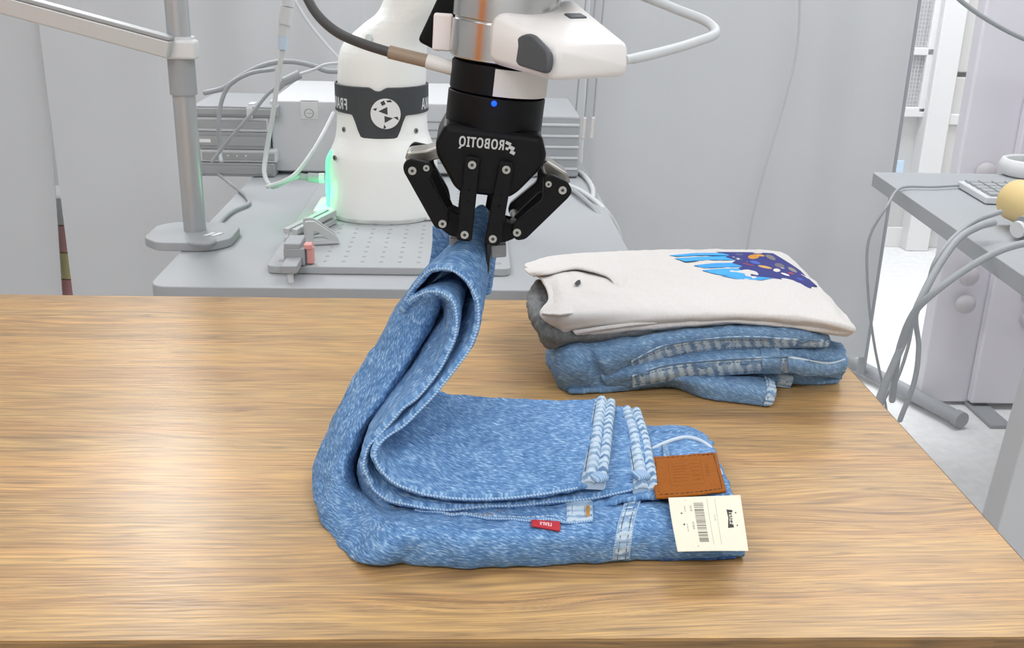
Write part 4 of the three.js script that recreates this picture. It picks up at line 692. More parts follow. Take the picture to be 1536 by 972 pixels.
// outer flap, left turn and front strip: rails from behind the outline to the seam lip
const outer = cloth([
  [[-.0437,.8973,-.9], [-.0506,.9139,-.852], [-.0337,.9249,-.834], [-.0268,.926,-.831], [-.0223,.9267,-.829], [-.0138,.9237,-.824], [-.0086,.9175,-.818]],
  [[-.0483,.8877,-.905], [-.0563,.9023,-.857], [-.0387,.911,-.843], [-.0256,.9101,-.846], [-.0211,.8996,-.875], [-.0144,.9108,-.832], [-.0079,.9089,-.814]],
  [[-.0631,.8647,-.91], [-.0704,.8791,-.862], [-.0488,.8896,-.846], [-.0316,.892,-.852], [-.0277,.8699,-.915], [-.0161,.8939,-.832], [-.0095,.898,-.808]],
  [[-.0792,.8377,-.91], [-.0857,.8535,-.862], [-.0591,.8669,-.84], [-.0432,.8715,-.848], [-.0378,.8412,-.93], [-.0247,.874,-.834], [-.017,.8829,-.799]],
  [[-.0969,.8096,-.905], [-.1026,.8269,-.857], [-.0742,.8441,-.828], [-.0569,.8489,-.838], [-.0515,.8146,-.93], [-.0373,.8522,-.829], [-.0294,.8635,-.788]],
  [[-.1117,.7842,-.895], [-.1165,.8032,-.847], [-.0896,.8233,-.815], [-.0709,.8305,-.826], [-.0666,.7921,-.92], [-.0524,.8336,-.818], [-.0449,.8514,-.777]],
  [[-.1232,.759,-.885], [-.1273,.7795,-.837], [-.1031,.8049,-.798], [-.0874,.8096,-.812], [-.0869,.7675,-.91], [-.0735,.8114,-.811], [-.0671,.8321,-.764]],
  [[-.1253,.7506,-.85], [-.1309,.7654,-.812], [-.1075,.7881,-.778], [-.0972,.7823,-.8], [-.1023,.7356,-.895], [-.0899,.7838,-.802], [-.0825,.8082,-.755]],
  [[-.1207,.7508,-.805], [-.125,.7603,-.772], [-.1013,.7778,-.76], [-.0937,.7727,-.775], [-.0926,.7554,-.81], [-.0852,.7778,-.775], [-.0793,.7955,-.747]],
  [[-.1064,.7416,-.77], [-.1104,.7501,-.742], [-.0859,.7693,-.736], [-.081,.7756,-.742], [-.0792,.7721,-.757], [-.0744,.779,-.748], [-.0705,.7842,-.741]],
  [[-.0891,.7469,-.735], [-.094,.7502,-.712], [-.0716,.7732,-.714], [-.0659,.7751,-.722], [-.0627,.7752,-.729], [-.0591,.7765,-.731], [-.056,.7766,-.733]],
  [[-.0712,.753,-.7056], [-.0734,.757,-.6843], [-.0531,.778,-.6894], [-.0468,.7767,-.7122], [-.0433,.776,-.7256], [-.0398,.777,-.7302], [-.0357,.777,-.7323]],
  [[-.04,.753,-.7084], [-.0441,.755,-.6892], [-.0276,.777,-.6882], [-.0242,.777,-.7107], [-.022,.777,-.724], [-.0196,.776,-.7309], [-.017,.776,-.7341]],
  [[.0022,.753,-.7017], [-.0019,.755,-.6837], [.0061,.778,-.6837], [.0088,.7773,-.7113], [.0099,.777,-.7262], [.01,.776,-.7342], [.01,.776,-.7396]],
  [[.0549,.753,-.7036], [.0539,.755,-.6873], [.0531,.777,-.6863], [.0548,.777,-.7149], [.0557,.777,-.7305], [.0562,.777,-.7391], [.0566,.777,-.7456]],
  [[.1083,.753,-.7074], [.1064,.755,-.6919], [.1061,.777,-.6912], [.1097,.7764,-.7254], [.1116,.776,-.7454], [.1127,.776,-.7542], [.1135,.776,-.761]],
  [[.1545,.753,-.7114], [.1522,.755,-.6956], [.151,.776,-.6977], [.1567,.7753,-.7338], [.1602,.775,-.754], [.1614,.776,-.7612], [.1629,.776,-.7704]],
  [[.19,.753,-.7133], [.1875,.755,-.6975], [.1864,.773,-.7047], [.1905,.7769,-.7333], [.1925,.779,-.7492], [.1954,.775,-.7666], [.1965,.776,-.7752]],
  [[.2209,.754,-.7157], [.2207,.755,-.7004], [.2189,.771,-.7101], [.2212,.7755,-.7347], [.2222,.778,-.7489], [.2221,.779,-.7584], [.2253,.775,-.7772]],
], { nu: 260, nv: 84, mirror: -1, th: 0.004, wrinkle: 0.0011, freq: 34, fn: (u, v, p) => { const strip = sstep(0.55, 0.66, u); return strip * (0.0016 * n3(p[0] * 22, 0, p[2] * 40 + p[0] * 18) + 0.0009 * n3(p[0] * 60 + 4, 2, p[2] * 50)) * sstep(0.14, 0.26, v) + (1 - strip) * 0.0016 * n3(p[0] * 16 + 3, p[1] * 16, p[2] * 30) * sstep(0.5, 0.4, v); } });
jp('outer_fold', outer.geometry, D.denim);
// lower leg: hem, seam lip, crest
const legA = cloth([
  [[.152,.784,-.7592], [.1563,.789,-.8169], [.1575,.787,-.8972]],
  [[.1109,.783,-.7429], [.1222,.788,-.8147], [.1338,.786,-.9083]],
  [[.0446,.783,-.7285], [.0512,.787,-.8096], [.0594,.785,-.9094]],
  [[-.0035,.783,-.7231], [.0016,.787,-.8092], [.0078,.785,-.9149]],
  [[-.0299,.784,-.7223], [-.0248,.789,-.8178], [-.0168,.788,-.9141]],
  [[-.0558,.7844,-.731], [-.044,.7936,-.815], [-.0306,.7934,-.905]],
  [[-.0701,.7895,-.738], [-.062,.795,-.825], [-.0373,.7972,-.912]],
  [[-.0783,.7995,-.743], [-.0724,.8013,-.832], [-.0425,.8038,-.916]],
  [[-.0819,.812,-.75], [-.0745,.8128,-.838], [-.0439,.8147,-.92]],
  [[-.0753,.8253,-.757], [-.067,.8262,-.843], [-.0401,.8291,-.922]],
  [[-.0526,.8472,-.769], [-.0481,.8486,-.848], [-.0324,.8524,-.924]],
  [[-.0288,.8657,-.787], [-.0301,.8748,-.856], [-.0236,.8781,-.926]],
  [[-.0127,.8931,-.802], [-.0126,.9004,-.862], [-.0098,.9025,-.925]],
  [[-.0079,.9093,-.813], [-.0045,.9132,-.865], [.0001,.9123,-.915]],
  [[-.0103,.9216,-.82], [-.0057,.9225,-.863], [-.0005,.9187,-.905]],
  [[-.0188,.9283,-.826], [-.0145,.9261,-.863], [-.0079,.9205,-.905]],
  [[-.0319,.9274,-.832], [-.0279,.9216,-.865], [-.0196,.9137,-.91]],
  [[-.0441,.9199,-.838], [-.0398,.913,-.868], [-.0319,.9038,-.912]],
  [[-.0537,.9075,-.844], [-.0495,.9003,-.872], [-.0432,.8896,-.915]],
], { nu: 200, nv: 40, th: 0.0065, wrinkle: 0.0007, freq: 40, seed: 20, flip: true });
jp('lower_leg', legA.geometry, D.denim);
// upper leg: hem, seam lip, crest drawn up to the gripper, then down behind the flap
const legB = cloth([
  [[.1067,.794,-.7441], [.1178,.801,-.8082], [.1319,.797,-.8979]],
  [[.0766,.794,-.7307], [.0864,.803,-.7974], [.098,.798,-.8921]],
  [[.0335,.794,-.7219], [.0402,.803,-.7931], [.0487,.798,-.8945]],
  [[-.0035,.794,-.7196], [.0026,.802,-.7985], [.0088,.798,-.8985]],
  [[-.03,.794,-.7269], [-.0246,.803,-.8091], [-.0166,.8,-.9029]],
  [[-.0511,.8005,-.728], [-.0437,.8079,-.812], [-.0296,.8022,-.912]],
  [[-.0655,.8076,-.738], [-.0616,.8088,-.822], [-.0356,.8064,-.92]],
  [[-.0728,.8188,-.745], [-.0663,.8176,-.832], [-.0371,.8154,-.925]],
  [[-.0665,.8282,-.756], [-.0577,.8297,-.838], [-.0327,.8315,-.93]],
  [[-.0461,.8392,-.767], [-.0404,.8491,-.847], [-.025,.8543,-.932]],
  [[-.02,.8634,-.787], [-.0201,.8758,-.857], [-.0149,.8805,-.935]],
  [[.0012,.8879,-.802], [.0015,.9017,-.866], [-.0011,.9027,-.935]],
  [[.0099,.9094,-.813], [.0143,.9177,-.867], [.0138,.9222,-.93]],
  [[.0075,.9291,-.821], [.017,.9402,-.87], [.0207,.9484,-.92]],
  [[-.0016,.9423,-.829], [.0126,.9578,-.872], [.0206,.9711,-.905]],
  [[-.014,.9479,-.835], [.0009,.964,-.873], [.0125,.9867,-.893]],
  [[-.0294,.9441,-.841], [-.0119,.9551,-.876], [.0043,.9746,-.9]],
  [[-.0416,.9311,-.846], [-.0266,.9403,-.88], [-.0039,.952,-.91]],
  [[-.051,.9143,-.849], [-.0387,.9244,-.885], [-.0198,.9267,-.92]],
  [[-.0669,.8785,-.862], [-.0602,.8941,-.89], [-.0439,.8939,-.93]],
  [[-.089,.8291,-.872], [-.0851,.8429,-.9], [-.0702,.8376,-.935]],
], { nu: 220, nv: 44, th: 0.006, wrinkle: 0.0006, freq: 42, seed: 50, flip: true, fn: (u, v, p) => (1 - sstep(0.2, 0.3, u)) * 0.0008 * n3(p[0] * 40, 1, p[2] * 90) });
jp('upper_leg', legB.geometry, D.denim);
// the far half of the lifted fold, behind the fingers
const back = cloth([
  [[-.0307,.957,-.935], [-.0327,.9286,-.935], [-.0429,.8922,-.935]],
  [[-.0151,.9528,-.93], [-.0176,.9223,-.935], [-.0285,.8705,-.94]],
  [[-.0003,.9588,-.92], [-.0013,.9258,-.935], [-.006,.8707,-.94]],
  [[.0128,.9779,-.912], [.0123,.9404,-.93], [.008,.8844,-.94]],
  [[.0217,.9553,-.918], [.0215,.9343,-.918], [.0196,.8979,-.92]],
  [[.026,.9443,-.935], [.0258,.9228,-.935], [.023,.8997,-.935]],
], { nu: 60, nv: 30, th: 0.003, wrinkle: 0.001, freq: 40, seed: 90, flip: true });
jp('far_fold', back.geometry, D.denim);
// rope-like seam edges
const lipLine = (c, u0, u1, v, h, n = 40) => { const o = []; for (let i = 0; i <= n; i++) { const u = lerp(u0, u1, i / n), [p, nn] = c.at(u, v), q = c.at(u, v < 0.5 ? v + 0.06 : v - 0.06)[0], e = p.map((k, m) => k - q[m]), l = Math.hypot(...e); o.push(p.map((k, m) => k + e[m] / l * h * 0.9 + nn[m] * h * 0.25)); } return o; };
jp('seam', rope(lipLine(legA, 0.02, 0.96, 0, legA.th / 2), 0.0011, 260), D.rope, null, 'pale ropelike seam along the lower leg');
jp('seam', rope(lipLine(legB, 0.03, 0.90, 0, legB.th / 2), 0.0011, 260), D.rope, null, 'pale ropelike seam along the upper leg');
// puckered double hems
function hem(stations, dir, half, high, seed, count) {
  const g = swept(stations, stations.map(() => dir), (u) => {
    const w = (s) => Math.sin(u * count * 6.2832 + s + 1.2 * n2(u * 9, seed)) * 0.0004 + 0.0005 * n2(u * 26 + s, seed + 3), a = w(0), b = w(2.1), h = half, end = Math.min(1, Math.min(u, 1 - u) * 16), k = 0.45 + 0.55 * Math.sqrt(end);
    return [[-h, -0.002], [-h * 0.98, 0.001], [-h * 0.86, high * 0.55 * k], [-h * 0.74, high * 0.42 * k], [-h * 0.62, high * 0.8 * k + a * 0.6], [-h * 0.36, high * k + a], [-h * 0.08, high * 0.95 * k + a], [h * 0.12, high * 0.55 * k + a * 0.5], [h * 0.2, high * 0.18 * k], [h * 0.3, high * 0.4 * k + b * 0.5], [h * 0.55, high * 0.68 * k + b], [h * 0.82, high * 0.52 * k + b], [h * 0.98, high * 0.1 * k + b * 0.4], [h, -0.0025], [h * 0.8, -0.005], [-h * 0.8, -0.005]];
  }, 260, { tile: 0.085 });
  return g;
}
const hem1 = [[.1036,.796,-.7371], [.1065,.7985,-.7494], [.1132,.8005,-.7837], [.1223,.8005,-.8361], [.1304,.7985,-.8809], [.1337,.7965,-.9022]];
const hem2 = [[.1498,.7845,-.7492], [.1513,.787,-.7664], [.1531,.788,-.7959], [.1566,.788,-.8417], [.1578,.787,-.8822], [.1589,.785,-.9062]];
jp('hem', hem(hem1, [1, 0, 0.1], 0.0105, 0.0062, 5, 17), D.hem, null, 'puckered pale hem of the upper leg');
jp('hem', hem(hem2, [1, 0, -0.12], 0.0112, 0.0062, 9, 16), D.hem, null, 'puckered pale hem of the lower leg');
const seamLine = (sts, dx, y) => sts.slice(1, -1).map((p) => [p[0] + dx, p[1] + y, p[2]]);
jp('stitching', stitches(seamLine(hem1, -0.0082, 0.0036), 0.003, 0.0008, 0.0004), D.thread); jp('stitching', stitches(seamLine(hem2, -0.0088, 0.0036), 0.003, 0.0008, 0.0004), D.thread);
for (const [c, s, ry] of [[[.1088,.802,-.7384], 0.0125, 0.7], [[.1467,.792,-.7606], 0.0135, 0.55]]) {
  const k = box(s, 0.006, s, 0, 0, 0, 0.0028), uv = k.attributes.uv, q = k.attributes.position; for (let i = 0; i < uv.count; i++) uv.setXY(i, q.getX(i) / 0.0042, q.getZ(i) / 0.03);
  k.rotateZ(-0.12); k.rotateY(ry); k.translate(...c); jp('hem_corner', k, D.rope, null, 'folded hem corner with slanted ridges');
}
// waist: top panel, back layer, waistband edge
const waist = cloth([
  [[.0937,.777,-.7328], [.1103,.775,-.808], [.123,.774,-.877], [.1301,.76,-.9208]],
  [[.1383,.78,-.7406], [.1474,.779,-.8007], [.1566,.778,-.8621], [.1651,.76,-.9107]],
  [[.1579,.782,-.7438], [.1668,.782,-.7951], [.1759,.78,-.8513], [.1854,.762,-.8994]],
  [[.1891,.782,-.7472], [.1951,.784,-.7915], [.2035,.782,-.8475], [.2158,.764,-.8986]],
  [[.2206,.78,-.7476], [.2217,.782,-.7894], [.2239,.78,-.8381], [.2356,.764,-.8785]],
], { nu: 90, nv: 50, th: 0.0045, wrinkle: 0.0012, freq: 46, seed: 120, flip: false });
jp('waist_panel', waist.geometry, D.denim);
const backBand = cloth([[[.166,.77,-.8785], [.17,.772,-.8845], [.1777,.765,-.9094]], [[.1911,.771,-.8767], [.1929,.776,-.8779], [.1988,.768,-.9034]], [[.2075,.771,-.8755], [.2095,.776,-.8753], [.2179,.768,-.9007]], [[.2287,.765,-.8708], [.2296,.768,-.8761], [.2341,.76,-.8996]]], { nu: 60, nv: 20, th: 0.004, wrinkle: 0.0008, freq: 50, seed: 140 });
jp('back_waistband', backBand.geometry, D.denim);
jp('waistband_edge', rope([[.1678,.783,-.8263], [.1754,.7855,-.8294], [.1889,.787,-.8372], [.2022,.787,-.8428], [.2126,.786,-.8395], [.2211,.783,-.8321], [.2207,.783,-.8036], [.2198,.781,-.7639], [.2206,.779,-.7449]], 0.0019, 120, 0.006), D.pale, null, 'pale worn edge of the waistband');
jp('belt_loop', cloth([[[.1782,.786,-.8284], [.1818,.786,-.8284]], [[.1761,.788,-.8139], [.1797,.788,-.8139]], [[.1743,.786,-.8], [.1779,.786,-.8]]], { nu: 16, nv: 8, th: 0.0022, wrinkle: 0 }).geometry, D.worn);
// inner layer peeping out under the front edge
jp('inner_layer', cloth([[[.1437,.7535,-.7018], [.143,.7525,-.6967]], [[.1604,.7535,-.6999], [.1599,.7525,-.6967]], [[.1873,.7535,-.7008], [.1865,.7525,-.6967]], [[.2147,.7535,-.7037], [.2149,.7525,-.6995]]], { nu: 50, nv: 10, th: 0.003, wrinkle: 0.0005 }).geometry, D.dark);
// station numbers of the outer cloth along the front strip: pixel columns became u below
const U = (s) => s / 18;
// back pocket
const pocketLow = (u) => { const s = u * 18; return s < 12 ? lerp(0.655, 0.6, sstep(11.15, 12, s)) : s < 13 ? lerp(0.6, 0.52, s - 12) : lerp(0.52, 0.40, sstep(13, 14.85, s)); };
const pu = []; for (let i = 0; i <= 12; i++) pu.push(U(lerp(11.2, 14.86, i / 12)));
const pocket = patchOn(outer, pu, [0.72, 0.69, (u) => lerp(0.68, pocketLow(u), 0.6), pocketLow], 0.0007, { nu: 110, nv: 26, th: 0.002, wrinkle: 0.0003, freq: 60, flip: true });
const pk = jp('back_pocket', pocket.geometry, D.denim);
const pline = (v, a = 0, b = 1, h = 0.0002, n = 24) => { const o = []; for (let i = 0; i <= n; i++) o.push(pocket.on(lerp(a, b, i / n), v, h)); return o; };
const ph = cloth([0.9, 0.95, 0.995].map((u) => [0.06, 0.35, 0.7, 0.97].map((v) => pocket.on(u, v, 0.0002))), { nu: 16, nv: 40, th: 0.0012, wrinkle: 0, swap: true, tile: 0.085, flip: true });
jp('pocket_hem', ph.geometry, D.hem, pk, 'pale double-stitched pocket hem');
jp('pocket_edge', rope(pline(1, 0.01, 1, -0.0004), 0.0009, 140, 0.004), D.rope, pk);
jp('pocket_edge', rope([0, 0.2, 0.4, 0.6, 0.8, 1].map((v) => pocket.on(1, v, -0.0004)), 0.0009, 40, 0.004), D.rope, pk);
jp('stitching', [...stitches([0.1, 0.5, 0.97].map((v) => pocket.on(0.965, v, 0.0001))), ...stitches([0.1, 0.5, 0.97].map((v) => pocket.on(0.92, v, 0.0001)))], D.thread, pk);
jp('stitching', [...stitches(pline(0.86, 0.05, 0.9))], D.pale, pk);
jp('arc_stitching', [...stitches([[0.48, 0.93], [0.54, 0.8], [0.6, 0.6], [0.63, 0.35]].map(([a, b]) => pocket.on(a, b, 0.0001))), ...stitches([[0.52, 0.93], [0.57, 0.8], [0.625, 0.6], [0.655, 0.35]].map(([a, b]) => pocket.on(a, b, 0.0001)))], std(0x8d8372, 0.9), pk);
jp('bar_tack', [0, 1, 2].map((k) => rod(pocket.on(0.972 + k * 0.006, 0.62, 0.0003), pocket.on(0.972 + k * 0.006, 0.9, 0.0003), 0.0007, 0.0007, 6)), D.tan, pk, 'orange bar tack');
// red tab at the pocket edge
{
  const tabTex = canvas(256, 64, (g, w, h) => { g.fillStyle = '#b3202f'; g.fillRect(0, 0, w, h); g.fillStyle = '#f0dcdc'; g.font = 'bold 40px sans-serif'; g.textAlign = 'center'; g.textBaseline = 'middle'; g.translate(w / 2, h / 2 + 2); g.scale(-1, 1); g.fillText("LEVI'S", 0, 0, 190); });
  const a = outer.on(U(13.98), 0.45, 0.0022), b = outer.on(U(14.38), 0.42, 0.0022), c = outer.on(U(14.38), 0.365, 0.0022), d = outer.on(U(13.98), 0.39, 0.0022);
  const m3 = (p, q) => p.map((v, i) => (v + q[i]) / 2), tab = cloth([[a, d], [m3(a, b), m3(d, c)], [b, c]], { nu: 24, nv: 12, th: 0.0016, wrinkle: 0, tile: 1, flip: true });
  const uv = tab.geometry.attributes.uv; let mx = 0, my = 0; for (let i = 0; i < uv.count; i++) { mx = Math.max(mx, uv.getX(i)); my = Math.max(my, uv.getY(i)); } for (let i = 0; i < uv.count; i++) uv.setXY(i, uv.getX(i) / mx, 1 - uv.getY(i) / my);
  jp('red_tab', tab.geometry, std(0xffffff, 0.7, { map: tabTex }), null, 'small red woven tab');
}
// yoke seam down the front strip: raised band, two ropes, stitches
{
  const vs = [0.2, 0.28, 0.36, 0.45, 0.55, 0.68], mid = (v) => U(lerp(15.33, 15.56, sstep(0.2, 0.65, v))), w = U(0.13);
  const band = cloth(vs.map((v) => [outer.on(mid(v) - w, v, 0.0003), outer.on(mid(v), v, 0.0012), outer.on(mid(v) + w, v, 0.0003)]), { nu: 90, nv: 18, th: 0.002, wrinkle: 0, flip: true, fn: (u, v) => 0.0005 * Math.sin(u * 13 * 6.2832) * (1 - Math.abs(v - 0.5) * 2), tile: 0.085 });
  const bm = jp('yoke_seam', band.geometry, D.hem);
  for (const v of [0, 1]) jp('seam', rope([0, 0.2, 0.4, 0.6, 0.8, 1].map((u) => band.on(u, v, -0.0003)), 0.0008, 60, 0.004), D.rope, bm);
  for (const v of [0.28, 0.72]) jp('stitching', stitches([0, 0.2, 0.4, 0.6, 0.8, 1].map((u) => band.on(u, v, 0.0001))), D.thread, bm);
}
// leather patch
{
  const W = 512, H = 320, leatherBumpTex = canvas(W, H, (g) => {
    g.fillStyle = '#909090'; g.fillRect(0, 0, W, H); const r = rng(5); for (let i = 0; i < 6000; i++) { const v = 120 + r() * 60; g.fillStyle = `rgb(${v},${v},${v})`; g.fillRect(r() * W, r() * H, 2, 2); }
    g.strokeStyle = '#505050'; g.lineWidth = 3; g.strokeRect(110, 60, 250, 200); g.fillStyle = '#5a5a5a'; g.font = 'bold 34px serif'; g.textAlign = 'center'; g.save(); g.translate(420, 160); g.rotate(-Math.PI / 2); g.scale(-1, 1); g.fillText("LEVI'S", 0, 0); g.restore();
    for (let k = 0; k < 7; k++) g.fillRect(130, 80 + k * 24, 90 + 60 * ((k * 37 % 10) / 10), 8); for (let k = 0; k < 5; k++) g.fillRect(270, 86 + k * 34, 70, 12);
  });
  leatherBumpTex.colorSpace = THREE.NoColorSpace;
  const leatherTex = canvas(W, H, (g) => {
    g.fillStyle = '#96551a'; g.fillRect(0, 0, W, H); const r = rng(6); for (let i = 0; i < 9000; i++) { g.fillStyle = r() > 0.5 ? 'rgba(120,66,22,0.13)' : 'rgba(205,135,70,0.11)'; g.fillRect(r() * W, r() * H, 2 + r() * 6, 1 + r() * 3); }
    g.fillStyle = 'rgba(96,52,18,0.20)'; g.strokeStyle = 'rgba(96,52,18,0.25)'; g.lineWidth = 3; g.strokeRect(110, 60, 250, 200); for (let k = 0; k < 7; k++) g.fillRect(130, 80 + k * 24, 90 + 60 * ((k * 37 % 10) / 10), 8); for (let k = 0; k < 5; k++) g.fillRect(270, 86 + k * 34, 70, 12);
    g.fillStyle = 'rgba(90,48,16,0.45)'; g.font = 'bold 34px serif'; g.textAlign = 'center'; g.save(); g.translate(420, 160); g.rotate(-Math.PI / 2); g.scale(-1, 1); g.fillText("LEVI'S", 0, 0); g.restore();
  });
  const lp = cloth([[[.1561,.7855,-.7343], [.1588,.7875,-.7644], [.1646,.7855,-.8046]], [[.1844,.7865,-.737], [.1868,.789,-.7665], [.1922,.7875,-.8048]], [[.2159,.784,-.7482], [.2179,.7865,-.7773], [.2225,.785,-.815]]], { nu: 40, nv: 30, th: 0.0022, wrinkle: 0.0004, freq: 60, tile: 1 });
  const uv = lp.geometry.attributes.uv; let mx = 0, my = 0; for (let i = 0; i < uv.count; i++) { mx = Math.max(mx, uv.getX(i)); my = Math.max(my, uv.getY(i)); } for (let i = 0; i < uv.count; i++) uv.setXY(i, uv.getX(i) / mx, uv.getY(i) / my);
  const m = jp('leather_patch', lp.geometry, phys(0xffffff, 0.7, { specularIntensity: 0.25, map: leatherTex, bumpMap: leatherBumpTex, bumpScale: 0.0006 }), null, 'brown stitched leather patch');
  const q = (u, v) => lp.on(u, v, 0.0001), loop = [[0.07, 0.08], [0.5, 0.06], [0.93, 0.08], [0.94, 0.5], [0.93, 0.92], [0.5, 0.94], [0.07, 0.92]];
  for (let k = 0; k < 7; k++) if (k % 3 !== 5) { const a = loop[k], b = loop[(k + 1) % 7]; jp('stitching', stitches([q(...a), q((a[0] + b[0]) / 2, (a[1] + b[1]) / 2), q(...b)], 0.0028, 0.0016, 0.00045), std(0x6d3f18, 0.8), m); }
}
// paper price tag lying over the waist
{
  const W = 768, H = 620, tagTex = canvas(W, H, (g) => {
    g.fillStyle = '#e4ddc8'; g.fillRect(0, 0, W, H); g.fillStyle = '#33302c';
    // upright columns: dots | code | bars | rules | logo
    g.beginPath(); g.arc(110, 235, 10, 0, 7); g.arc(120, 375, 10, 0, 7); g.fill();
    const r = rng(21); let y = 90; while (y < 545) { const h = 2 + Math.floor(r() * 4) * 2.2; g.fillRect(250, y, 100, h); y += h + 2 + r() * 8; }
    const up = (s, x, y, f, a = 1) => { g.save(); g.translate(x, y); g.rotate(Math.PI / 2); g.scale(1, -1); g.globalAlpha = a; g.font = f; g.fillText(s, 0, 0); g.restore(); };
    g.textBaseline = 'middle'; up('0', 172, 45, '22px sans-serif'); up('63126', 215, 130, '30px sans-serif'); up('42089', 215, 345, '30px sans-serif'); up('2', 225, 575, '22px sans-serif');
    up('#0000', 150, 130, '20px sans-serif', 0.8); up('501', 150, 190, '20px sans-serif', 0.8); up('33 WL/42', 150, 365, '20px sans-serif', 0.8); up('32 X 42', 455, 260, '24px sans-serif', 0.75);
    g.globalAlpha = 0.6; g.fillRect(396, 40, 3, 530); g.fillRect(480, 40, 3, 530); g.globalAlpha = 1;
    g.save(); g.translate(625, 310); g.rotate(0.05); g.beginPath(); g.moveTo(-38, -110); g.lineTo(30, -102); g.lineTo(18, -40); g.lineTo(22, 0); g.lineTo(18, 50); g.lineTo(30, 104); g.lineTo(-38, 112); g.lineTo(-24, 0); g.fill(); g.fillStyle = '#e4ddc8'; g.rotate(Math.PI / 2); g.scale(1, -1); g.font = 'bold 52px sans-serif'; g.textAlign = 'center'; g.fillText("LEVI'S", 0, 6, 190); g.restore();
    g.fillStyle = '#33302c'; g.beginPath(); g.arc(690, 245, 9, 0, 7); g.arc(688, 395, 8, 0, 7); g.fill();
  });
  const t = thing('price_tag', 'cream paper price tag with a barcode lying over the jeans waist beside the leather patch', 'price tag', [.1895,.7855,-.6949]);
  const rowsT = [[[.1655,.7865,-.7325], [.1618,.785,-.6947], [.1614,.7775,-.6677]], [[.1948,.7868,-.7343], [.1895,.7855,-.6949], [.1881,.7775,-.6687]], [[.2257,.7855,-.7389], [.2189,.784,-.6985], [.2156,.7765,-.6702]]];
  const c = cloth(rowsT, { nu: 16, nv: 20, th: 0.0007, wrinkle: 0, tile: 1, edge: 2, flip: true }), uv = c.geometry.attributes.uv; let mx = 0, my = 0; for (let i = 0; i < uv.count; i++) { mx = Math.max(mx, uv.getX(i)); my = Math.max(my, uv.getY(i)); } for (let i = 0; i < uv.count; i++) uv.setXY(i, uv.getX(i) / mx, 1 - uv.getY(i) / my);
  part('paper', inWorld(t, c.geometry), std(0xffffff, 0.7, { map: tagTex }), t);
}
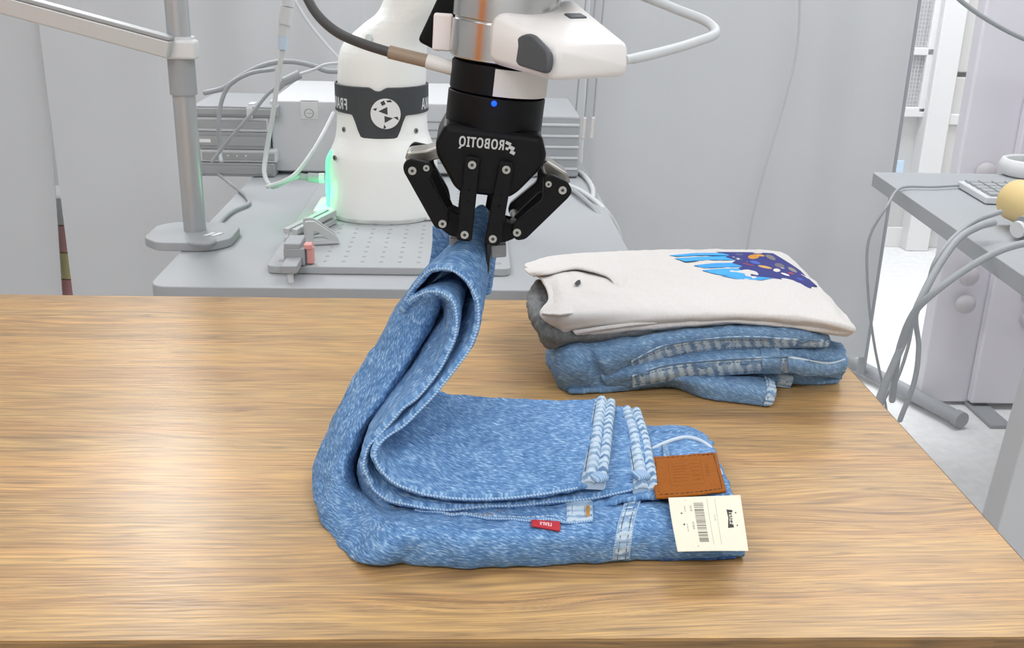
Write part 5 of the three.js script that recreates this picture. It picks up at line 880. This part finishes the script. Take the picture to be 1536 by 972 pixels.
// ---------- the folded stack: jeans, grey garment, white shirt ----------
function unitUV(g, flipV) { const uv = g.attributes.uv; let mx = 1e-9, my = 1e-9; for (let i = 0; i < uv.count; i++) { mx = Math.max(mx, uv.getX(i)); my = Math.max(my, uv.getY(i)); } for (let i = 0; i < uv.count; i++) uv.setXY(i, uv.getX(i) / mx, flipV ? 1 - uv.getY(i) / my : uv.getY(i) / my); return g; }
{
  const t = thing('jeans', 'light blue jeans folded flat at the bottom of the stack, under the white shirt', 'jeans', [0.26, TOP, -1.15]);
  const add = (n, g, m, p, l) => part(n, [].concat(g).map((q) => inWorld(t, q)), m, p || t, l);
  const topFold = cloth([
    [[.096,.7617,-1.12], [.0911,.7756,-1.07], [.0928,.7725,-1.05], [.102,.7545,-1.055]],
    [[.1173,.776,-1.12], [.1046,.7966,-1.045], [.1051,.7818,-1.018], [.1105,.7509,-1.032]],
    [[.1483,.7805,-1.12], [.1363,.8043,-1.038], [.1347,.7867,-1.016], [.1456,.7528,-1.032]],
    [[.1871,.785,-1.12], [.1728,.8115,-1.032], [.1704,.8024,-1.012], [.1787,.7704,-1.03]],
    [[.2493,.7914,-1.12], [.2295,.8212,-1.03], [.2265,.8177,-1.013], [.2319,.799,-1.026]],
    [[.3272,.798,-1.12], [.3012,.8273,-1.03], [.2971,.8252,-1.013], [.3039,.8058,-1.026]],
    [[.3906,.7954,-1.12], [.3634,.8233,-1.03], [.3616,.8209,-1.016], [.3667,.8068,-1.027]],
    [[.4202,.7873,-1.12], [.3954,.8119,-1.045], [.3945,.811,-1.035], [.3941,.8036,-1.04]],
  ], { nu: 160, nv: 40, th: 0.005, wrinkle: 0.0012, freq: 42, seed: 200, flip: true, fn: (u, v, p) => -0.009 * Math.exp(-(((u - 0.285 - 0.1 * (v - 0.6)) / 0.022) ** 2 + ((v - 0.68) / 0.2) ** 2)) + 0.004 * Math.exp(-(((u - 0.2) / 0.05) ** 2 + ((v - 0.5) / 0.2) ** 2)) });
  add('upper_fold', topFold.geometry, D.stack);
  const midFold = cloth([
    [[.1523,.7673,-1.07], [.1476,.774,-1.034], [.1493,.7689,-1.022], [.1561,.7528,-1.034]],
    [[.1954,.7782,-1.07], [.1884,.7858,-1.029], [.1865,.7803,-1.014], [.19,.7596,-1.028]],
    [[.2549,.7883,-1.07], [.2455,.7976,-1.028], [.2428,.7908,-1.012], [.2488,.7711,-1.026]],
    [[.3149,.7937,-1.07], [.3032,.8027,-1.028], [.3013,.7959,-1.012], [.3091,.7763,-1.026]],
    [[.3674,.7912,-1.08], [.3554,.8017,-1.036], [.3529,.7947,-1.02], [.3585,.7754,-1.031]],
    [[.4026,.7877,-1.09], [.3929,.7974,-1.052], [.3903,.7886,-1.036], [.3926,.768,-1.042]],
    [[.4333,.7809,-1.1], [.4253,.7854,-1.065], [.4234,.7769,-1.052], [.4217,.7579,-1.057]],
  ], { nu: 150, nv: 40, th: 0.005, wrinkle: 0.0011, freq: 46, seed: 220, flip: true });
  add('middle_fold', midFold.geometry, D.stack);
  const low = cloth([
    [[.1147,.7469,-1.06], [.1127,.7506,-1.04], [.1138,.754,-1.0213]], [[.1638,.7571,-1.05], [.161,.7601,-1.03], [.1625,.754,-1.0276]],
    [[.2217,.7693,-1.045], [.2173,.7718,-1.022], [.2237,.754,-1.0416]], [[.2662,.7697,-1.045], [.259,.7701,-1.012], [.2603,.754,-1.0113]],
    [[.3085,.7665,-1.04], [.3002,.7677,-1.002], [.3005,.754,-.9979]], [[.3268,.7653,-1.03], [.3201,.7663,-.995], [.318,.754,-.9929]], [[.3355,.7623,-1.028], [.3288,.7639,-.997], [.3237,.754,-.993]],
  ], { nu: 120, nv: 30, th: 0.006, wrinkle: 0.0008, freq: 46, seed: 240, flip: true });
  add('lower_leg', low.geometry, D.stack);
  const hemL = patchOn(low, [0.835, 0.87, 0.91, 0.95, 0.985], [0.02, 0.25, 0.5, 0.75, 0.97], 0.0008, { nu: 40, nv: 60, th: 0.0024, flip: true, swap: true, tile: 0.07, fn: (u, v) => 0.0005 * Math.sin(v * 7 * 6.28) });
  const hm = add('hem', hemL.geometry, D.hem, null, 'pale stitched hem'); add('stitching', stitches([0.05, 0.35, 0.65, 0.95].map((v) => hemL.on(0.12, v, 0.0001))), D.thread, hm);
  const low2 = cloth([[[.2927,.7637,-1.06], [.2905,.7651,-1.045], [.295,.756,-1.0476]], [[.3305,.764,-1.06], [.3281,.7651,-1.04], [.3304,.7558,-1.045]], [[.3594,.7647,-1.055], [.3611,.7637,-1.04], [.3608,.7528,-1.045]]], { nu: 50, nv: 24, th: 0.005, wrinkle: 0.0007, freq: 50, seed: 260, flip: true });
  add('second_leg', low2.geometry, D.stack);
  const hem2b = patchOn(low2, [0.72, 0.84, 0.98], [0.03, 0.5, 0.97], 0.0006, { nu: 24, nv: 40, th: 0.002, flip: true, swap: true, tile: 0.07 }); add('hem', hem2b.geometry, D.hem, null, 'pale stitched hem');
  const seat = cloth([[[.3563,.7633,-1.07], [.3547,.7667,-1.05], [.3586,.7587,-1.05], [.3626,.754,-1.0516]], [[.3924,.7632,-1.075], [.39,.7645,-1.056], [.3895,.7581,-1.052], [.391,.754,-1.0502]], [[.4264,.7594,-1.085], [.4243,.7615,-1.066], [.4229,.7558,-1.062], [.4183,.754,-1.0545]]], { nu: 60, nv: 24, th: 0.005, wrinkle: 0.0008, freq: 50, seed: 280, flip: true });
  add('seat', seat.geometry, D.stack);
  const wb = cloth([[[.3456,.7994,-1.012], [.3459,.7925,-1.01], [.3481,.7832,-1.014]], [[.3612,.7965,-1.012], [.361,.79,-1.009], [.3646,.7794,-1.014]], [[.3865,.7872,-1.026], [.386,.7829,-1.023], [.3892,.7742,-1.027]], [[.4066,.7824,-1.04], [.4061,.7781,-1.037], [.4094,.7693,-1.041]], [[.4198,.7817,-1.05], [.4201,.7773,-1.047], [.4221,.7677,-1.051]]], { nu: 80, nv: 18, th: 0.0045, wrinkle: 0.0007, freq: 50, seed: 300, flip: true });
  const w = add('waistband', wb.geometry, D.worn); for (const v of [0.12, 0.88]) add('stitching', stitches([0.03, 0.25, 0.5, 0.75, 0.97].map((u) => wb.on(u, v, 0.0001))), D.thread, w);
  add('waistband_edge', rope([0.02, 0.2, 0.4, 0.6, 0.8, 0.98].map((u) => wb.on(u, 0.0, -0.0008)), 0.0014, 80, 0.006), D.pale, w);
  for (const [base, us, v0, v1] of [[topFold, [0.44, 0.52, 0.6, 0.7, 0.8, 0.9, 0.985], 0.70, 0.96], [midFold, [0.14, 0.22, 0.32, 0.42, 0.52, 0.6, 0.66], 0.62, 0.93]]) {
    const b = patchOn(base, us, [(u) => lerp(v0, v1, u < us[1] ? 0.25 : 0), (v0 + v1) / 2, v1], 0.0004, { nu: 160, nv: 20, th: 0.0022, flip: true, tile: 0.085, fn: (u, v) => 0.0005 * Math.sin(u * 22 * 6.28) * (1 - Math.abs(2 * v - 1)) });
    const bm = add('side_seam', b.geometry, D.hem, null, 'puckered flat seam'), line = (v, h) => [0.01, 0.2, 0.4, 0.6, 0.8, 0.99].map((u) => b.on(u, v, h));
    for (const v of [0, 1]) add('seam', rope(line(v, -0.0004), 0.001, 160, 0.004), D.worn, bm); for (const v of [0.2, 0.8]) add('stitching', stitches(line(v, 0.0001)), D.thread, bm);
  }
  const yoke = patchOn(midFold, [0.545, 0.575, 0.605], [0.28, 0.5, 0.72, 0.96], 0.0012, { nu: 24, nv: 50, th: 0.0024, flip: true }); add('belt_loop', yoke.geometry, D.worn);
  add('inner_fold', [box(0.27, 0.03, 0.2, 0.262, 0.768, -1.16, 0.014), box(0.27, 0.032, 0.2, 0.255, 0.7985, -1.165, 0.014)], D.stack);
}
{
  const t = thing('garment', 'dark grey garment folded between the white shirt and the blue jeans of the stack', 'garment', [0.22, 0.815, -1.15]);
  const add = (n, g, m, p, l) => part(n, [].concat(g).map((q) => inWorld(t, q)), m, p || t, l);
  const greyMap = pixelsTexture(256, 256, (x, y) => { const n = 14 * n2(x * 0.4, y * 0.4) + 8 * n2(x * 0.08, y * 0.08); return [112 + n, 114 + n, 114 + n]; }), gm = std(0xffffff, 0.95, { map: greyMap });
  const front = cloth([
    [[.0865,.8204,-1.2], [.0753,.8197,-1.16], [.0707,.8231,-1.12], [.0723,.819,-1.09], [.0772,.8099,-1.08]],
    [[.1061,.8206,-1.2], [.0904,.8231,-1.15], [.0773,.8254,-1.09], [.0788,.8177,-1.05], [.0843,.8039,-1.05]],
    [[.1227,.8157,-1.2], [.1079,.8184,-1.14], [.0895,.822,-1.06], [.0874,.813,-1.036], [.0918,.7984,-1.04]],
    [[.1317,.801,-1.12], [.1199,.8072,-1.08], [.108,.8174,-1.035], [.1075,.8139,-1.028], [.1091,.8063,-1.034]],
    [[.1704,.803,-1.12], [.1647,.8108,-1.08], [.1547,.8194,-1.035], [.154,.817,-1.029], [.1553,.8098,-1.036]],
    [[.2477,.8104,-1.12], [.2394,.818,-1.08], [.2301,.8274,-1.036], [.2293,.8254,-1.031], [.2313,.8175,-1.038]],
    [[.3255,.8145,-1.12], [.3145,.8219,-1.08], [.3023,.832,-1.036], [.3011,.8307,-1.031], [.3036,.8244,-1.038]],
    [[.4013,.8054,-1.12], [.3899,.814,-1.08], [.3791,.8229,-1.04], [.3788,.8213,-1.036], [.3802,.8144,-1.04]],
  ], { nu: 140, nv: 44, th: 0.006, wrinkle: 0.0016, freq: 50, seed: 320, flip: true });
  add('fold', front.geometry, gm); add('inner_fold', box(0.28, 0.012, 0.19, 0.25, 0.8212, -1.165, 0.006), gm);
  add('inner_fold', cloth([[[.0868,.8205,-1.205], [.0813,.8099,-1.19]], [[.1033,.819,-1.205], [.098,.804,-1.17]], [[.1185,.8173,-1.2], [.1148,.8026,-1.15]]], { nu: 30, nv: 20, th: 0.006, wrinkle: 0.0018, freq: 70, seed: 333 }).geometry, std(0xaeb2ae, 0.95));
}
{
  const t = thing('shirt', 'white folded shirt with a blue and navy print, topmost of the stack', 'shirt', [0.24, 0.84, -1.14]);
  const add = (n, g, m, p, l) => part(n, [].concat(g).map((q) => inWorld(t, q)), m, p || t, l);
  const knit = pixelsTexture(256, 256, (x, y) => { const n = 3 * Math.sin(x / 256 * 64 * 6.2832) + 4 * n2(x * 0.5, y * 0.15) + 4 * n2(x * 0.03, y * 0.03); return [212 + n, 208 + n, 204 + n]; });
  const sm = std(0xffffff, 0.95, { map: knit });
  const top = cloth([
    [[.1046,.8192,-1.03], [.0984,.8226,-1.035], [.0802,.836,-1.0374], [.0922,.841,-1.0768], [.0884,.842,-1.1421], [.0719,.841,-1.1986], [.0786,.828,-1.2539]],
    [[.1171,.8239,-1.028], [.1133,.8306,-1.022], [.1143,.843,-1.0228], [.1186,.846,-1.0696], [.1179,.846,-1.1434], [.1146,.842,-1.2346], [.1217,.826,-1.293]],
    [[.1776,.8316,-1.025], [.1761,.8394,-1.018], [.1774,.847,-1.0304], [.1857,.849,-1.0865], [.1979,.848,-1.1668], [.1946,.842,-1.2563], [.2044,.824,-1.3195]],
    [[.2417,.8353,-1.025], [.2391,.8445,-1.016], [.2446,.849,-1.0377], [.2555,.85,-1.0981], [.2692,.848,-1.1836], [.2758,.842,-1.2694], [.289,.824,-1.3299]],
    [[.2987,.837,-1.024], [.2966,.8465,-1.014], [.305,.849,-1.0419], [.3153,.85,-1.1003], [.3267,.848,-1.186], [.3375,.842,-1.2738], [.3533,.824,-1.3329]],
    [[.3524,.8352,-1.02], [.3496,.8462,-1.008], [.3589,.846,-1.0458], [.3638,.848,-1.1033], [.3702,.846,-1.1889], [.379,.84,-1.2812], [.3941,.824,-1.3315]],
    [[.3873,.8314,-1.015], [.385,.8428,-1.002], [.3952,.838,-1.0545], [.3983,.84,-1.1144], [.4001,.84,-1.2015], [.4075,.836,-1.2902], [.4213,.822,-1.3331]],
    [[.4088,.8271,-1.015], [.4083,.836,-1.005], [.4164,.831,-1.0552], [.4191,.832,-1.1246], [.4209,.832,-1.2116], [.4234,.829,-1.2993], [.429,.82,-1.321]],
  ], { nu: 180, nv: 70, th: 0.004, wrinkle: 0.0008, freq: 24, seed: 400, tile: 0.03, fn: (u, v) => 0.004 * Math.exp(-(((u - 0.88) / 0.05) ** 2 + ((v - 0.33) / 0.1) ** 2)) });
  add('body', top.geometry, sm);
  const under = cloth([
    [[.1232,.7935,-1.1], [.1141,.813,-1.045], [.1126,.8163,-1.03], [.1173,.8068,-1.045]],
    [[.1525,.8027,-1.1], [.1428,.8236,-1.04], [.1409,.8233,-1.024], [.1435,.8105,-1.04]],
    [[.2096,.8065,-1.1], [.1983,.8272,-1.04], [.1952,.8291,-1.022], [.1989,.818,-1.04]],
    [[.2593,.8094,-1.1], [.2452,.8307,-1.04], [.241,.8337,-1.021], [.2459,.8223,-1.04]],
    [[.3052,.8123,-1.1], [.2886,.8327,-1.04], [.2833,.8375,-1.02], [.2892,.8266,-1.04]],
    [[.3633,.8105,-1.1], [.3436,.831,-1.04], [.3369,.8343,-1.018], [.3446,.8225,-1.04]],
    [[.4145,.8045,-1.1], [.3932,.8264,-1.035], [.3872,.8302,-1.012], [.3949,.8187,-1.035]],
    [[.4385,.8007,-1.1], [.4171,.8236,-1.035], [.4104,.8289,-1.012], [.4135,.8173,-1.035]],
  ], { nu: 140, nv: 30, th: 0.004, wrinkle: 0.0006, freq: 30, seed: 420, flip: true, tile: 0.03 });
  add('lower_fold', under.geometry, sm);
  const roll = cloth([[[.1208,.8032,-1.08], [.1148,.8216,-1.026], [.1183,.8193,-1.024]], [[.1498,.8091,-1.08], [.1419,.8278,-1.022], [.142,.8248,-1.022]], [[.1871,.8135,-1.08], [.1769,.8331,-1.021], [.1771,.8308,-1.021]], [[.2132,.8161,-1.08], [.2022,.8345,-1.024], [.2023,.833,-1.024]]], { nu: 60, nv: 20, th: 0.003, wrinkle: 0.0003, seed: 430, flip: true, tile: 0.03 });
  add('lower_fold', roll.geometry, sm);
  add('inner_fold', box(0.28, 0.0125, 0.18, 0.245, 0.8345, -1.15, 0.006), sm);
  // collar: ribbed band at the neck opening, its seams, and the open neck behind
  const col = cloth([[[.0881,.8435,-1.1373], [.1033,.8475,-1.1565], [.1178,.847,-1.1778]], [[.0943,.8425,-1.1056], [.1051,.8485,-1.1021], [.1184,.8475,-1.1157]], [[.0932,.8415,-1.0707], [.1042,.848,-1.0563], [.1174,.847,-1.0643]], [[.0814,.838,-1.0339], [.0964,.845,-1.0123], [.1127,.8435,-1.0213]]], { nu: 60, nv: 20, th: 0.0022, wrinkle: 0.0004, freq: 40, seed: 440, tile: 0.03, flip: true });
  const cm = add('collar', col.geometry, sm, null, 'ribbed collar band');
  for (const v of [0.6, 0.82]) add('seam', rope([0, 0.25, 0.5, 0.72].map((u) => col.on(u, v, -0.0001)), 0.0006, 60, 0.004), sm, cm);
  const nape = cloth([[[.0705,.8415,-1.1857], [.0723,.8445,-1.1624], [.078,.844,-1.1509]], [[.0868,.8435,-1.1909], [.088,.8505,-1.1514], [.0942,.85,-1.14]], [[.1177,.845,-1.2041], [.1198,.852,-1.1667], [.1237,.8515,-1.1576]], [[.1501,.846,-1.2021], [.144,.8535,-1.1573], [.1428,.853,-1.1454]], [[.1749,.847,-1.1857], [.1638,.8535,-1.1393], [.1573,.853,-1.1302]], [[.1885,.8475,-1.1573], [.1741,.853,-1.1231], [.164,.8525,-1.1167]], [[.1902,.8475,-1.126], [.1763,.8515,-1.1052], [.1663,.851,-1.1039]], [[.1834,.847,-1.095], [.1726,.849,-1.0884], [.1646,.848,-1.096]]], { nu: 110, nv: 22, th: 0.0026, wrinkle: 0.0003, freq: 40, seed: 450, tile: 0.03 });
  add('neck_band', nape.geometry, sm);
  const hole = cloth([[[.1215,.8512,-1.1016], [.1218,.8512,-1.0967]], [[.1255,.8512,-1.1117], [.1248,.8512,-1.0968]], [[.1288,.8512,-1.1144], [.1285,.8512,-1.1044]]], { nu: 14, nv: 10, th: 0.0006, wrinkle: 0 }); add('neck_label', hole.geometry, std(0x3a3d3c, 0.9), null, 'small dark label in the neck');
  // print: streaks of blue running into a jagged navy field with loose blots
  const printTex = canvas(1024, 512, (g, W, H) => {
    g.clearRect(0, 0, W, H); const r = rng(77);
    const blob = (pts, c) => { g.fillStyle = c; g.beginPath(); pts.forEach(([x, y], i) => (i ? g.lineTo(x * W, y * H) : g.moveTo(x * W, y * H))); g.fill(); };
    blob([[0, .16], [.2, .11], [.5, .1], [.5, .2], [.2, .21], [.05, .22]], '#3f9fe0'); blob([[.02, .28], [.25, .25], [.5, .2], [.5, .33], [.25, .36], [.08, .40]], '#42a6e6'); blob([[.13, .52], [.3, .45], [.52, .40], [.52, .52], [.3, .58], [.2, .60]], '#3b9adf'); blob([[.18, .66], [.35, .60], [.55, .55], [.62, .74], [.5, .8], [.3, .78], [.24, .74]], '#44a5e8'); blob([[.3, .8], [.5, .76], [.66, .8], [.55, .88], [.4, .87]], '#3f9fe0');
    const teeth = [[.34, .05]]; for (let k = 0; k < 9; k++) teeth.push([.36 + .012 * k + .05 * (k % 2), .09 + k * .085]); teeth.push([.62, .82], [.72, .86], [.86, .98], [.9, .9], [.97, .86], [.95, .5], [.8, .06]); blob(teeth, '#30357a');
    for (const [x, y, w, h, c] of [[.5, .15, .05, .05, '#55597d'], [.6, .22, .09, .09, '#c98a2c'], [.66, .17, .06, .05, '#d59b3c'], [.47, .3, .05, .07, '#4a4f73'], [.47, .3, .02, .03, '#c9ccd6'], [.58, .4, .06, .06, '#4a62b8'], [.52, .46, .07, .02, '#a03a44'], [.63, .52, .08, .05, '#cfa45a'], [.7, .6, .05, .06, '#d9d2c4'], [.76, .45, .07, .1, '#6d6a72'], [.74, .7, .05, .04, '#e3dfdc'], [.8, .66, .04, .03, '#b5424a'], [.84, .78, .05, .04, '#3b56b5'], [.85, .55, .06, .1, '#8b857f'], [.66, .08, .07, .03, '#d8cfc0'], [.74, .22, .06, .12, '#7d7770']]) { g.fillStyle = c; g.beginPath(); g.ellipse(x * W, y * H, w * W * 0.6, h * H * 0.7, r() * 1.2 - 0.6, 0, 7); g.fill(); }
  });
  const pus = [2.72, 3.3, 4, 4.6, 5.2, 5.8, 6.4, 6.85].map((k) => k / 7), pr = patchOn(top, pus, [0.815, 0.76, 0.70, 0.64, 0.58, 0.5], 0.0003, { nu: 80, nv: 40, th: 0.0004, flip: true, edge: 1 });
  const pm = std(0xffffff, 0.9, { map: printTex, transparent: true, alphaTest: 0.5 }); add('print', unitUV(pr.geometry, true), pm, null, 'printed blue streaks and navy blots');
}
renderer.render(scene, camera);
